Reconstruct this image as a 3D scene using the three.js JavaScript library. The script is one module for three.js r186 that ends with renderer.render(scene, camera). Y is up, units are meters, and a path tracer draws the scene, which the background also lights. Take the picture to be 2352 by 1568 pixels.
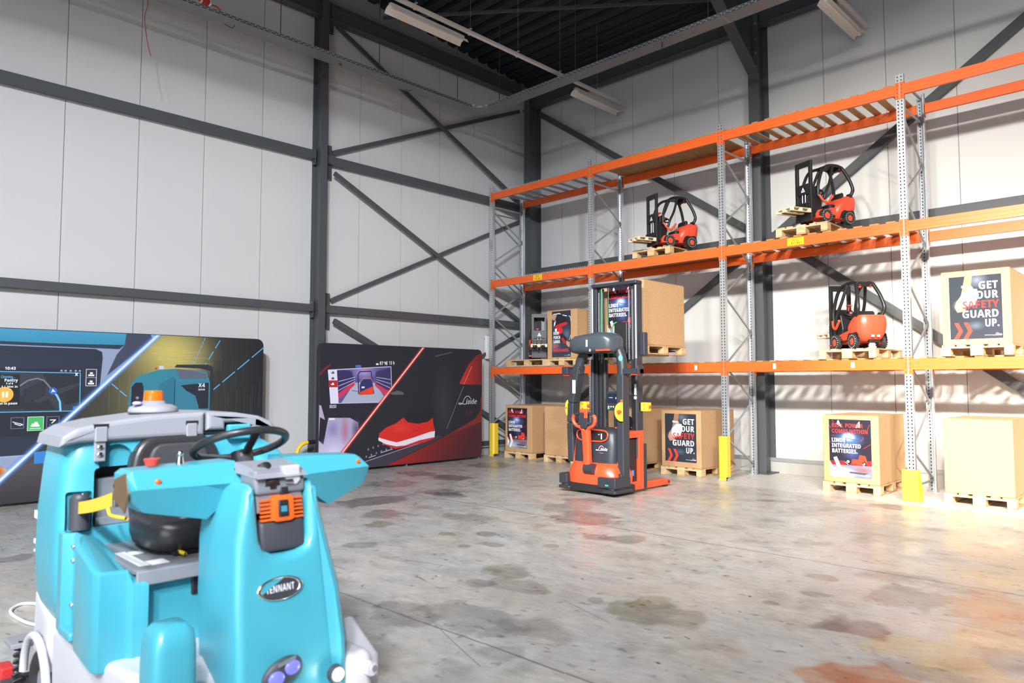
import * as THREE from 'three';
import { mergeGeometries, toCreasedNormals } from 'three/addons/utils/BufferGeometryUtils.js';
import { RoundedBoxGeometry } from 'three/addons/geometries/RoundedBoxGeometry.js';
import { RectAreaLightUniformsLib } from 'three/addons/lights/RectAreaLightUniformsLib.js';
import { createNoise2D } from 'simplex-noise';

// ------------------------------------------------------------------ camera, light, exposure
const scene = new THREE.Scene();
scene.background = new THREE.Color(0xdfe6ee);
const camera = new THREE.PerspectiveCamera(50.96, 2352 / 1568, 0.05, 100);
camera.position.set(0, 1.6, 0);
camera.lookAt(-7.0081, 2.1737, -7.1103);
camera.focus = 12.5;
camera.userData.fStop = 2.6;
scene.add(camera);
const renderer = new THREE.WebGLRenderer({ antialias: true });
renderer.toneMapping = THREE.LinearToneMapping;
renderer.toneMappingExposure = 1.0;
renderer.shadowMap.enabled = true;
RectAreaLightUniformsLib.init();

// daylight: translucent band high in the wall behind the camera (glowing mesh built with the room)
const BAND = { x0: -6, x1: 8, y: 8.8, h: 1.2, z: 6.9 };
const bandLight = new THREE.RectAreaLight(0xf0f5ff, 6, BAND.x1 - BAND.x0, BAND.h);
bandLight.position.set((BAND.x0 + BAND.x1) / 2, BAND.y, BAND.z - 0.06);
bandLight.lookAt(-2, 3, -8);
scene.add(bandLight);
// unseen sectional door behind the camera, glowing as daylight fill
const DOOR = { x0: -1.5, x1: 5.5, y0: 0.4, y1: 4.3, z: 6.9 };
const doorFill = new THREE.RectAreaLight(0xf0f5ff, 4.5, DOOR.x1 - DOOR.x0, DOOR.y1 - DOOR.y0);
doorFill.position.set((DOOR.x0 + DOOR.x1) / 2, (DOOR.y0 + DOOR.y1) / 2, DOOR.z - 0.06);
doorFill.lookAt((DOOR.x0 + DOOR.x1) / 2, (DOOR.y0 + DOOR.y1) / 2, -8);
scene.add(doorFill);
// rows of unseen fill floodlights added behind the camera: wide ones on the racking, tight ones on its right end, others on the left wall
const FILL_FLOODS = [];
const fillRow = (what, xs, y, z, aim, spread, power, half, tint, size) => xs.forEach((x, i) => FILL_FLOODS.push({ at: [x, y, z], aim: [aim[0] + (x - xs[0]) * spread, aim[1], aim[2]], power: power / xs.length, half, tint, size, label: `${['first', 'second', 'third', 'fourth', 'fifth', 'sixth'][i]} added fill lamp in the row behind the camera aimed at ${what}` }));
fillRow('the whole rack', [-3, 0, 3, 6, 8.6], 8.5, 5.0, [-5.4, 1.2, -11.6], 0.30, 2250, 0.36, 0xfffaf2, 18);
fillRow('the low right shelves', [-2, 1.5, 5, 8], 8.2, 4.6, [-2.2, 1.5, -11.3], 0.08, 4300, 0.17, 0xfff5e6, 18);
fillRow('the left wall', [1, 4, 7], 8.5, 5.4, [-11.7, 2.4, -5.4], 0, 2150, 0.52, 0xf4f7ff, 18);
fillRow('the near floor', [-2, 1.5, 5], 8.6, 3.2, [-3.6, 0, -3.6], 0.5, 330, 0.52, 0xf8f9ff, 18);
for (const F of FILL_FLOODS) {
  const l = new THREE.SpotLight(F.tint, F.power, 0, F.half, 1, 2);
  l.position.set(...F.at); l.target.position.set(...F.aim); l.castShadow = true; l.shadow.mapSize.set(1024, 1024); l.shadow.radius = F.size;
  scene.add(l, l.target);
}

// ------------------------------------------------------------------ helpers
let seed = 7;
const rnd = () => { seed = (seed * 1664525 + 1013904223) % 4294967296; return seed / 4294967296; };
const rr = (a, b) => a + (b - a) * rnd();
const noise = createNoise2D(rnd);
const fbm = (x, y, o = 4) => { let s = 0, a = 0.5; for (let i = 0; i < o; i++) { s += a * noise(x, y); x = x * 2.03 + 11.3; y = y * 2.03 - 7.1; a *= 0.5; } return s; };
const V = (x, y, z) => new THREE.Vector3(x, y, z);
const PI = Math.PI;

const used = {};
const numbered = n => { const k = used[n] = (used[n] ?? -1) + 1; return k ? `${n}_${String(k).padStart(3, '0')}` : n; };
function clean(g) {
  g = g.index ? g.toNonIndexed() : g;
  if (!g.attributes.normal) g.computeVertexNormals();
  for (const k of Object.keys(g.attributes)) if (!['position', 'normal', 'uv'].includes(k)) g.deleteAttribute(k);
  if (!g.attributes.uv) g.setAttribute('uv', new THREE.BufferAttribute(new Float32Array(g.attributes.position.count * 2), 2));
  g.morphAttributes = {};
  return g;
}
const join = gs => { gs = [gs].flat(9).filter(Boolean).map(clean); return gs.length === 1 ? gs[0] : mergeGeometries(gs); };
// uv in metres by dominant normal
function uvm(g, s = 1, ou = 0, ov = 0) {
  g = clean(g); const p = g.attributes.position, n = g.attributes.normal, u = g.attributes.uv;
  for (let i = 0; i < p.count; i++) {
    const x = Math.abs(n.getX(i)), y = Math.abs(n.getY(i)), z = Math.abs(n.getZ(i));
    if (y >= x && y >= z) u.setXY(i, p.getX(i) * s + ou, p.getZ(i) * s + ov);
    else if (x >= z) u.setXY(i, p.getZ(i) * s + ou, p.getY(i) * s + ov);
    else u.setXY(i, p.getX(i) * s + ou, p.getY(i) * s + ov);
  }
  return g;
}
function mesh(name, geos, mat, parent, label) {
  const m = new THREE.Mesh(join(geos), mat); m.name = parent ? name : numbered(name);
  m.castShadow = m.receiveShadow = true;
  if (label) m.userData.label = label;
  (parent ?? scene).add(m); return m;
}
function thing(name, label, category, pos = [0, 0, 0], turn = 0, group) {
  const o = new THREE.Group(); o.name = numbered(name); scene.add(o);
  o.position.set(...pos); o.rotation.y = turn; tag(o, label, category, group); return o;
}
function tag(o, label, category, group) { o.userData = { ...o.userData, label, category }; if (group) o.userData.group = group; return o; }
function struct(name, geos, mat, parent) {
  const m = mesh(name, geos, mat, parent); if (!parent) { m.name = name; m.userData.kind = 'structure'; } return m;
}
function structGroup(name) { const g = new THREE.Group(); g.name = name; g.userData.kind = 'structure'; scene.add(g); return g; }
function copy(src, pos, turn, label, group) {
  const c = src.clone(); c.name = numbered(src.name.replace(/_\d{3}$/, '')); c.userData = { ...src.userData };
  scene.add(c); c.position.set(...pos); if (turn !== undefined) c.rotation.y = turn;
  if (label) c.userData.label = label; if (group) c.userData.group = group; return c;
}
// box by extents
function bx(x0, x1, y0, y1, z0, z1, r = 0) {
  const w = Math.abs(x1 - x0), h = Math.abs(y1 - y0), d = Math.abs(z1 - z0);
  const g = r > 0 ? new RoundedBoxGeometry(w, h, d, r > 0.02 ? 4 : 2, Math.min(r, w / 2.01, h / 2.01, d / 2.01)) : new THREE.BoxGeometry(w, h, d);
  return g.translate((x0 + x1) / 2, (y0 + y1) / 2, (z0 + z1) / 2);
}
// bar of rectangular section between two points
function bar(a, b, w, h, up = V(0, 1, 0), r = 0) {
  const d = b.clone().sub(a), L = d.length(); d.normalize();
  const side = d.clone().cross(up).normalize(), u2 = side.clone().cross(d);
  const g = r ? new RoundedBoxGeometry(w, h, L, 2, r) : new THREE.BoxGeometry(w, h, L);
  const m = new THREE.Matrix4().makeBasis(side, u2, d.clone().negate());
  m.setPosition(a.clone().add(b).multiplyScalar(0.5));
  return g.applyMatrix4(m);
}
function tube(pts, r, seg = 24, rad = 8, closed = false, tension = 0.5) {
  return new THREE.TubeGeometry(new THREE.CatmullRomCurve3(pts.map(p => Array.isArray(p) ? V(...p) : p), closed, 'catmullrom', tension), seg, r, rad, closed);
}
function cyl(a, b, r, r2 = r, seg = 16) {
  const d = b.clone().sub(a), g = new THREE.CylinderGeometry(r2, r, d.length(), seg);
  g.applyQuaternion(new THREE.Quaternion().setFromUnitVectors(V(0, 1, 0), d.clone().normalize()));
  return g.translate((a.x + b.x) / 2, (a.y + b.y) / 2, (a.z + b.z) / 2);
}
// polygon (2D) extruded; axis says which way the depth goes
function prism(pts, depth, axis = 'z', bevel = 0, holes = [], seg = 2, curve = 8) {
  const sh = pts instanceof THREE.Shape ? pts : new THREE.Shape(pts.map(p => new THREE.Vector2(...p)));
  for (const h of holes) sh.holes.push(new THREE.Path(h.map(p => new THREE.Vector2(...p))));
  const g = new THREE.ExtrudeGeometry(sh, { depth: depth - 2 * bevel, bevelEnabled: bevel > 0, bevelThickness: bevel, bevelSize: bevel, bevelOffset: -bevel, bevelSegments: seg, curveSegments: curve });
  g.translate(0, 0, bevel);
  if (axis === 'x') g.applyMatrix4(new THREE.Matrix4().makeBasis(V(0, 0, -1), V(0, 1, 0), V(1, 0, 0)));   // 2D (-z, y), depth +x
  if (axis === 'y') g.applyMatrix4(new THREE.Matrix4().makeBasis(V(1, 0, 0), V(0, 0, -1), V(0, 1, 0)));   // 2D (x, -z), depth +y
  return g;
}
const zy = pts => pts.map(([z, y]) => [-z, y]);       // for prism(..., 'x') given (z, y)
const xz = pts => pts.map(([x, z]) => [x, -z]);       // for prism(..., 'y') given (x, z)
function rrect(w, h, r) {
  const s = new THREE.Shape(), x = w / 2, y = h / 2;
  s.moveTo(-x + r, -y); s.lineTo(x - r, -y); s.absarc(x - r, -y + r, r, -PI / 2, 0); s.lineTo(x, y - r); s.absarc(x - r, y - r, r, 0, PI / 2);
  s.lineTo(-x + r, y); s.absarc(-x + r, y - r, r, PI / 2, PI); s.lineTo(-x, -y + r); s.absarc(-x + r, -y + r, r, PI, 1.5 * PI); return s;
}
const soft = (g, a = 0.6) => toCreasedNormals(clean(g), a);
// loft: rings of equal length -> closed skin with caps
function loft(rings, capA = true, capB = true, crease = 0.7) {
  const pos = [], n = rings[0].length, P = (a, b, c) => pos.push(...a, ...b, ...c);
  for (let i = 0; i < rings.length - 1; i++) for (let j = 0; j < n; j++) {
    const a = rings[i][j], b = rings[i][(j + 1) % n], c = rings[i + 1][j], d = rings[i + 1][(j + 1) % n];
    P(a, b, d); P(a, d, c);
  }
  const cap = (r, flip) => { const c = [0, 1, 2].map(k => r.reduce((s, p) => s + p[k], 0) / n); for (let j = 0; j < n; j++) flip ? P(c, r[(j + 1) % n], r[j]) : P(c, r[j], r[(j + 1) % n]); };
  if (capA) cap(rings[0], true); if (capB) cap(rings[rings.length - 1], false);
  const g = new THREE.BufferGeometry(); g.setAttribute('position', new THREE.Float32BufferAttribute(pos, 3)); g.computeVertexNormals();
  return toCreasedNormals(g, crease);
}
// superellipse ring in the plane y = const: centre (cx, cz), half sizes, exponent
function ringY(y, cx, cz, hx, hz, e = 4, n = 40) {
  const r = []; for (let i = 0; i < n; i++) { const t = -i / n * 2 * PI, c = Math.cos(t), s = Math.sin(t); r.push([cx + hx * Math.sign(c) * Math.abs(c) ** (2 / e), y, cz + hz * Math.sign(s) * Math.abs(s) ** (2 / e)]); } return r;
}

// ------------------------------------------------------------------ materials
const lin = (r, g, b) => new THREE.Color().setRGB(r, g, b);
const std = (c, rough = 0.6, metal = 0, x = {}) => new THREE.MeshStandardMaterial({ color: c instanceof THREE.Color ? c : new THREE.Color(c), roughness: rough, metalness: metal, ...x });
function dataTex(w, h, f, srgb = true, rep = true) {
  const d = new Uint8Array(w * h * 4);
  for (let y = 0; y < h; y++) for (let x = 0; x < w; x++) { const c = f(x, y), i = (y * w + x) * 4; d[i] = c[0]; d[i + 1] = c[1]; d[i + 2] = c[2]; d[i + 3] = 255; }
  const t = new THREE.DataTexture(d, w, h, THREE.RGBAFormat); t.magFilter = THREE.LinearFilter; t.minFilter = THREE.LinearMipmapLinearFilter; t.generateMipmaps = true;
  if (rep) t.wrapS = t.wrapT = THREE.RepeatWrapping; if (srgb) t.colorSpace = THREE.SRGBColorSpace; t.needsUpdate = true; return t;
}
function canvasTex(w, h, draw) {
  const c = document.createElement('canvas'); c.width = w; c.height = h; const g = c.getContext('2d'); draw(g, w, h);
  const t = new THREE.CanvasTexture(c); t.colorSpace = THREE.SRGBColorSpace; t.anisotropy = 8; return t;
}
const cl = v => Math.max(0, Math.min(255, v));
const M = {};
M.dark = std(lin(0.075, 0.083, 0.09), 0.45);            // painted structural steel
M.deck = std(lin(0.022, 0.028, 0.034), 0.5);            // dark coated roof deck
M.galv = std(lin(0.58, 0.61, 0.64), 0.36, 0.75);
M.galvDull = std(lin(0.40, 0.42, 0.42), 0.5, 0.55);
M.orange = std(lin(0.82, 0.135, 0.022), 0.38);
M.yellow = std(lin(0.86, 0.60, 0.04), 0.45);
M.black = std(lin(0.018, 0.018, 0.02), 0.45);
M.rubber = std(lin(0.022, 0.022, 0.024), 0.75);
M.white = std(lin(0.82, 0.82, 0.80), 0.5);
M.chrome = std(lin(0.75, 0.75, 0.77), 0.18, 1);
M.concretePlinth = std(lin(0.42, 0.41, 0.39), 0.85);
// ------------------------------------------------------------------ the hall: floor, walls, roof
const WX = -11.75, WZ = -12.5;          // inner faces of the left wall and of the rack wall
{
  // worn sealed concrete
  const N = 2048, S = 14, stains = [
    // x, z, rx, rz, strength, tint
    [-4.37, -4.38, .24, .2, .34, 0], [-2.84, -4.32, .36, .26, .34, 0], [-3.0, -4.5, .2, .2, .3, 0], [-3.68, -3.35, .5, .24, .3, 1], [-4.1, -3.1, .3, .2, .3, 1], [-3.25, -3.5, .3, .2, .22, 1],
    [-8.25, -5.64, .32, .6, .55, 1], [-8.18, -6.8, .38, .3, .42, 1], [-7.32, -5.2, .3, .27, .36, 2], [-6.84, -4.8, .18, .18, .42, 0], [-5.4, -6.72, .4, .42, .36, 2],
    [-4.67, -6.0, .17, .14, .34, 2], [-4.39, -6.13, .22, .24, .3, 1], [-6.4, -5.8, .4, .24, .3, 1], [-1.76, -5.01, .21, .19, .42, 1], [-1.9, -4.9, .12, .12, .4, 1], [-1.7, -5.94, .26, .34, .28, 1],
    [-6.12, -4.06, .16, .15, .33, 0], [-4.27, -3.96, .13, .12, .25, 1], [-2.42, -6.07, .17, .1, .32, 1], [-10.12, -9.72, .44, .46, .5, 0], [-9.3, -8.0, .42, .3, .5, 2], [-10.1, -7.9, .42, .3, .4, 2],
    [-3.1, -3.05, .14, .14, .22, 1], [-3.35, -4.27, .08, .07, .3, 0], [-7.93, -6.75, .3, .2, .4, 1], [-3.06, -10.1, .26, .2, .35, 2], [-4.45, -9.45, .12, .13, .35, 1], [-9.4, -6.84, .4, .4, .35, 2],
    [-7.9, -1.54, .14, .16, .4, 1], [-6.2, -7.68, .3, .3, .26, 2], [-6.0, -7.1, .34, .34, .22, 2], [-4.0, -4.15, .3, .18, .26, 1], [-5.6, -5.3, .14, .1, .34, 1], [-5.9, -5.0, .1, .08, .36, 0], [-5.2, -5.0, .12, .09, .32, 1],
    [-5.35, -4.75, .08, .06, .36, 1], [-4.75, -5.35, .1, .08, .3, 2], [-2.25, -5.55, .1, .08, .3, 1], [-2.4, -5.1, .07, .06, .34, 2], [-1.9, -6.5, .3, .2, .2, 1], [-1.2, -4.5, .3, .14, .28, 1], [-0.9, -5.05, .25, .2, .3, 1],
    [-1.35, -4.15, .3, .3, .75, 3], [-1.55, -4.05, .2, .2, .7, 3], [-1.2, -4.0, .3, .25, .5, 3], [-1.3, -4.83, .34, .24, .5, 4], [-1.05, -4.6, .3, .26, .42, 4], [-1.1, -5.35, .2, .32, .42, 4], [-1.25, -6.1, .24, .5, .42, 3], [-1.0, -5.8, .24, .3, .4, 3], [-.75, -6.6, .3, .5, .4, 4], [-1.3, -7.2, .3, .5, .22, 4],
  ], tint = [[.88, .86, .70], [.80, .79, .80], [.86, .72, .70], [.95, .56, .34], [1.0, .86, .50]];
  const col = new Float32Array(N * N * 3), rough = new Uint8Array(N * N);
  for (let j = 0; j < N; j++) for (let i = 0; i < N; i++) {
    const x = -12 + i / N * S, z = -12.6 + j / N * S;
    const a = fbm(x * .55, z * .55, 4), b = fbm(x * 1.7 + 5, z * 2.6, 4), c = fbm(x * 5, z * 11 + x * 1.2, 3), d = noise(x * 38, z * 38);
    let v = 172 + a * 12 + b * 13 + c * 13 + d * 3;
    const blot = fbm(x * 1.15 + 31, z * 1.15 - 9, 5); if (blot > .22) v -= (blot - .22) * 55;
    const litStrip = Math.max(0, Math.min(1, (-10.42 + fbm(x * 2, 3, 2) * .07 - z) / .1)) * Math.max(0, Math.min(1, (x + 7.3) / 1.6)); v += litStrip * (208 - v) * .8;  // cleaner strip under the rack; its bright lit look is painted into the colour
    const fleck = fbm(x * 4.2 - 20, z * 5.2 + 3, 3); if (fleck > .4) v -= (fleck - .4) * 150;
    const warm = fbm(x * .8 - 3, z * .8 + 8, 3) * 7, k = (j * N + i) * 3;
    col[k] = v + 2 + warm; col[k + 1] = v; col[k + 2] = v - 6 - warm;
    rough[j * N + i] = cl(88 - a * 40 + b * 30 + (blot > .25 ? 14 : 0));
  }
  for (const [sx, sz, ra, rb, st, ti] of stains) {
    const i0 = Math.max(0, Math.floor((sx - ra * 2 + 12) / S * N)), i1 = Math.min(N - 1, Math.ceil((sx + ra * 2 + 12) / S * N)), j0 = Math.max(0, Math.floor((sz - rb * 2 + 12.6) / S * N)), j1 = Math.min(N - 1, Math.ceil((sz + rb * 2 + 12.6) / S * N));
    for (let j = j0; j <= j1; j++) for (let i = i0; i <= i1; i++) {
      const x = -12 + i / N * S, z = -12.6 + j / N * S, e = Math.hypot((x - sx) / ra, (z - sz) / rb) + fbm(x * 3 + sx * 9, z * 3, 4) * .5;
      const m = Math.max(0, Math.min(1, (1.08 - e) / .3)) * (.72 + .28 * Math.min(1, e)) * st * (ti > 2 ? .75 : 1.45); if (m <= 0) continue;
      const k = (j * N + i) * 3; for (let q = 0; q < 3; q++) col[k + q] *= 1 + (tint[ti][q] * (ti > 2 ? 1 : .72) - 1) * m;
      rough[j * N + i] = cl(rough[j * N + i] - 20 * m);
    }
  }
  // saw-cut joints and scratches
  const line = (x0, z0, x1, z1, dark, w) => { const L = Math.hypot(x1 - x0, z1 - z0), n = Math.ceil(L / S * N * 1.5); for (let q = 0; q <= n; q++) { const x = x0 + (x1 - x0) * q / n, z = z0 + (z1 - z0) * q / n + Math.sin(q * .02) * .004; const ci = Math.round((x + 12) / S * N), cj = Math.round((z + 12.6) / S * N); for (let o = -w; o <= w; o++) { const jj = cj + o; if (ci < 0 || ci >= N || jj < 0 || jj >= N) continue; const k = (jj * N + ci) * 3; for (let e = 0; e < 3; e++) col[k + e] *= 1 - dark / (1 + Math.abs(o)); } } };
  line(-11, -6.36, 1.9, -6.68, .34, 1); line(-11.5, -2.9, 1.9, -3.2, .25, 1); line(-11.5, -9.8, 1.9, -10.0, .2, 1);
  for (let q = 0; q < 190; q++) { const x = rr(-11.5, 1.5), z = rr(-11.5, 1), l = rr(.05, .8), a = rr(-.5, .35); line(x, z, x + l * Math.cos(a), z + l * Math.sin(a), rr(.05, .3), 0); }
  for (let q = 0; q < 620; q++) { const x = rr(-11.5, 1.5), z = rr(-11.5, 1), l = rr(.01, .05); line(x, z, x + l, z + rr(-.02, .02), rr(.2, .55), rnd() > .6 ? 1 : 0); }
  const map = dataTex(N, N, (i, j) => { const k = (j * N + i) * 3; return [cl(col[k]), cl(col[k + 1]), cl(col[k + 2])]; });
  const rm = dataTex(1024, 1024, (i, j) => { const r = rough[(j * 2) * N + i * 2]; return [r, r, r]; }, false);
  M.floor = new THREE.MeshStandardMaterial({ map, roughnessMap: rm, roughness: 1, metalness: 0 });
  const g = bx(WX - .3, 9.3, -.25, 0, WZ - .3, 7.3), p = clean(g);
  for (let i = 0; i < p.attributes.position.count; i++) p.attributes.uv.setXY(i, (p.attributes.position.getX(i) + 12) / S, (p.attributes.position.getZ(i) + 12.6) / S);
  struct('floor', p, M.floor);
}
// sandwich wall panels with fine vertical micro-ribs
{
  const ribs = dataTex(256, 4, x => { const t = (x / 256 * 20) % 1, v = t < .12 ? 90 : 150 + 4 * Math.sin(x * .7); return [v, v, v]; }, false);
  M.panel = std(lin(0.63, 0.635, 0.625), 0.42, 0, { bumpMap: ribs, bumpScale: 0.0012 });
  M.farWall = std(lin(0.16, 0.16, 0.165), 0.8);
  M.joint = std(lin(0.30, 0.30, 0.30), 0.8);
  const H = 8.75, y0 = .2, gap = .005;
  const wl = structGroup('wall_left');
  struct('backing', bx(WX - .3, WX - .012, 0, 11, WZ - .3, 7.3), M.joint, wl);
  for (let k = 0; k < 13; k++) { const z1 = -.7 - k + 1, z0 = Math.max(z1 - 1, WZ + .002); if (z1 <= WZ) break; mesh('panel', uvm(bx(WX - .012, WX, y0, H, z0 + gap, z1 - gap, .003)), M.panel, wl); }
  mesh('panel', uvm(bx(WX - .012, WX, y0, 11, .305, 7)), M.panel, wl);
  mesh('plinth', bx(WX - .012, WX + .02, 0, .14, WZ, 7), M.concretePlinth, wl);
  mesh('base_rail', bx(WX - .012, WX + .035, .2, .30, WZ, 7), M.dark, wl, 'dark base rail');
  mesh('drip_edge', bx(WX - .012, WX + .03, .14, .165, WZ, 7), M.dark, wl);
  mesh('plinth_band', bx(WX - .012, WX + .012, .165, .2, WZ, 7), M.concretePlinth, wl);
  const wr = structGroup('wall_back');
  struct('backing', bx(WX - .3, 9.3, 0, 8.75, WZ - .3, WZ - .012), M.joint, wr);
  for (let k = 0; k < 13; k++) { const x1 = .3 - k, x0 = Math.max(x1 - 1, WX + .002); if (x1 <= WX) break; mesh('panel', uvm(bx(x0 + gap, x1 - gap, y0, H, WZ - .012, WZ, .003)), M.panel, wr); }
  mesh('panel', uvm(bx(.305, 9, y0, H, WZ - .012, WZ)), M.panel, wr);
  mesh('plinth', bx(WX, 9, 0, .2, WZ - .012, WZ + .02), M.concretePlinth, wr);
  mesh('base_rail', bx(WX + .04, 9, .2, .265, WZ - .012, WZ + .035), M.galvDull, wr, 'grey base rail');
  // the two walls behind the camera (never in view) with their openings
  const ws = structGroup('wall_front'), S = (a, b, c, d) => bx(a, b, c, d, 7, 7.3);
  mesh('infill', [S(WX - .3, BAND.x0, 0, 11), S(BAND.x1, 9.3, 0, 11), S(BAND.x0, BAND.x1, BAND.y + BAND.h / 2, 11), S(BAND.x0, DOOR.x0, 0, BAND.y - BAND.h / 2), S(DOOR.x1, BAND.x1, 0, BAND.y - BAND.h / 2), S(DOOR.x0, DOOR.x1, DOOR.y1, BAND.y - BAND.h / 2), S(DOOR.x0, DOOR.x1, 0, DOOR.y0)], M.farWall, ws);
  struct('wall_right', bx(9, 9.3, 0, 11, WZ - .3, 7.3), M.farWall);
  const glow = std(0xffffff, .6, 0, { emissive: new THREE.Color(0xf2f6ff), emissiveIntensity: 1.4 });
  struct('window_1', bx(BAND.x0, BAND.x1, BAND.y - BAND.h / 2, BAND.y + BAND.h / 2, BAND.z + .05, BAND.z + .1), glow);
  struct('door_1', bx(DOOR.x0, DOOR.x1, DOOR.y0, DOOR.y1, DOOR.z + .05, DOOR.z + .1), glow);  // unseen door panel, glows as fill
  // roof: dark trapezoidal deck on a slight slope, ribs across
  const rs = .085, base = 8.78, prof = []; const ry = z => base + (z - WZ) * rs;
  let z = WZ - .3; while (z < 7.3) { prof.push([z, ry(z)], [z + .16, ry(z + .16)], [z + .19, ry(z + .19) + .09], [z + .27, ry(z + .27) + .09]); z += .3; }
  const top = prof.map(([a, b]) => [a, b + .22]).reverse();
  struct('ceiling', prism(zy([...prof, ...top]), 21.6, 'x').translate(WX - .3, 0, 0), M.deck);
  M.roofY = ry;
}
// ------------------------------------------------------------------ steel frame
function hShape(w, d, tf, tw) { const x = w / 2, y = d / 2, t = tw / 2; return [[-x, -y], [x, -y], [x, -y + tf], [t, -y + tf], [t, y - tf], [x, y - tf], [x, y], [-x, y], [-x, y - tf], [-t, y - tf], [-t, -y + tf], [-x, -y + tf]]; }
function bolts(list, r = .012, axis = V(0, 0, 1), len = .02) { return list.map(([x, y, z]) => cyl(V(x, y, z), V(x, y, z).addScaledVector(axis, len), r, r, 6)); }
{
  // columns: flange width in x (back wall) or z (left wall)
  const col = (name, label, x, z, w, d, h, turned) => {
    const t = thing(name, label, 'column', [x, 0, z]);
    const g = prism(hShape(w, d, .016, .01), h, 'y'); if (turned) g.rotateY(PI / 2); mesh('shaft', g, M.dark, t); return t;
  };
  const cL = col('steel_column', 'dark grey steel column in the middle of the left wall, right of the tall plain panels', -11.6, -6.74, .14, .3, 8.66, true);
  mesh('base_plate', bx(-.2, .2, 0, .02, -.14, .14), M.dark, cL);
  for (const y of [5.76, 2.95]) mesh('girt_cleat', [bx(-.13, -.02, y - .17, y + .16, .06, .085), bolts([[-.05, y + .14, .085], [-.05, y - .13, .085]], .014)], M.dark, cL);
  for (const y of [5.9, 5.52, 3.12, 2.72, 8.3, .4]) mesh('gusset_plate', [bx(-.1, -.086, y - .13, y + .13, -.3, -.07), bolts([[-.086, y + .05, -.2], [-.086, y - .02, -.14]], .013, V(1, 0, 0))], M.dark, cL);
  const cC = col('steel_column', 'dark grey steel column standing in the corner of the two walls', -11.43, -12.3, .17, .4, 8.5, false);
  mesh('base_plate', bx(-.13, .13, 0, .02, -.18, .24), M.dark, cC);
  const c3 = col('steel_column', 'dark grey steel column against the rack wall behind the third rack upright', -5.79, -12.3, .2, .4, 8.5, false);
  mesh('base_plate', bx(-.16, .16, 0, .02, -.18, .26), M.dark, c3);
  mesh('stiffener', [bx(.005, .1, 4.0, 4.02, -.184, .184), bx(-.1, -.005, 4.0, 4.02, -.184, .184)], M.dark, c3);
  mesh('haunch_bolts', bolts([7.3, 7.55, 7.8, 8.1].flatMap(y => [[.06, y, .2], [-.06, y, .2]]), .016), M.galv, c3);
  // rafter with haunch, out from that column into the hall
  const rf = thing('roof_rafter', 'dark roof rafter with a tapered haunch springing from the right-hand wall column', 'beam', [-5.79, 0, 0]);
  const ry = M.roofY, flange = (pts, w) => { const out = []; for (let i = 0; i < pts.length - 1; i++) out.push(bar(V(0, pts[i][1], pts[i][0]), V(0, pts[i + 1][1], pts[i + 1][0]), w, .018)); return out; };
  mesh('web', prism(zy([[-12.1, 7.2], [-10.7, 8.12], [-6, 8.5], [6.9, 9.6], [6.9, ry(6.9) - .02], [-12.1, ry(-12.1) - .02]]), .012, 'x').translate(-.006, 0, 0), M.dark, rf);
  mesh('bottom_flange', flange([[-12.1, 7.2], [-10.7, 8.12], [-6, 8.5], [6.9, 9.6]], .2), M.dark, rf);
  mesh('top_flange', flange([[-12.1, ry(-12.1) - .025], [6.9, ry(6.9) - .025]], .2), M.dark, rf);
  const gd = thing('shade_girder', 'added unseen dark girder right of the camera, shading the upper walls', 'beam', [.3, 0, 0]); mesh('shade_girder_web', [bx(-.01, .01, 7.95, 8.82, -12.1, 6.9), bx(-.15, .15, 7.93, 7.95, -12.1, 6.9)], M.dark, gd);  // unseen girder put in to keep lamp light off the upper walls
  const purlin = (name, label, a, b, w, h) => { const t = thing(name, label, 'beam', [0, 0, 0]); mesh('beam_body', [bar(a, b, w, .016).translate(0, h / 2 - .008, 0), bar(a, b, w, .016).translate(0, -h / 2 + .008, 0), bar(a, b, .01, h)], M.dark, t); return t; };
  purlin('eaves_beam', 'dark eaves beam along the top of the rack wall', V(WX + .1, 8.3, -12.28), V(9, 8.3, -12.28), .2, .38);
  purlin('eaves_beam', 'dark eaves beam along the top of the left wall, falling to the corner', V(-11.6, 8.5, -12.1), V(-11.6, 8.57, 6.9), .2, .3);
  const roofRod = thing('roof_brace', 'thin dark bracing rod crossing under the roof deck', 'brace', [0, 0, 0]); mesh('rod', bar(V(-11.45, 8.78, -8.0), V(-5.9, 8.6, -13.0 + 1.0), .05, .05), M.dark, roofRod);
  const roofRod2 = thing('roof_brace', 'thin dark rod from the left column head towards the camera, under the roof deck', 'brace', [0, 0, 0]); mesh('rod', bar(V(-11.45, 8.72, -6.7), V(-9.4, 9.0, -5.4), .07, .07), M.dark, roofRod2);
  const girt = (label, a, b, w, h) => tag(mesh('wall_girt', bar(a, b, w, h, V(0, 1, 0), .008), M.dark), label, 'girt');
  girt('upper dark grey girt on the left wall, left of the column', V(-11.66, 5.765, -6.67), V(-11.66, 5.765, 3), .14, .15);
  girt('lower dark grey girt on the left wall, left of the column', V(-11.66, 2.95, -6.67), V(-11.66, 2.95, 3), .14, .13);
  girt('upper dark grey girt on the left wall between column and corner', V(-11.66, 5.73, -12.1), V(-11.66, 5.73, -6.82), .14, .15);
  girt('lower dark grey girt on the left wall between column and corner', V(-11.66, 2.95, -12.1), V(-11.66, 2.95, -6.82), .14, .14);
  girt('dark grey girt on the rack wall left of its column, with a cut end', V(-11.3, 4.2, -12.4), V(-5.9, 4.2, -12.4), .16, .16);
  girt('dark grey girt on the rack wall right of its column', V(-5.68, 4.2, -12.4), V(6, 4.2, -12.4), .16, .16);
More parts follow.
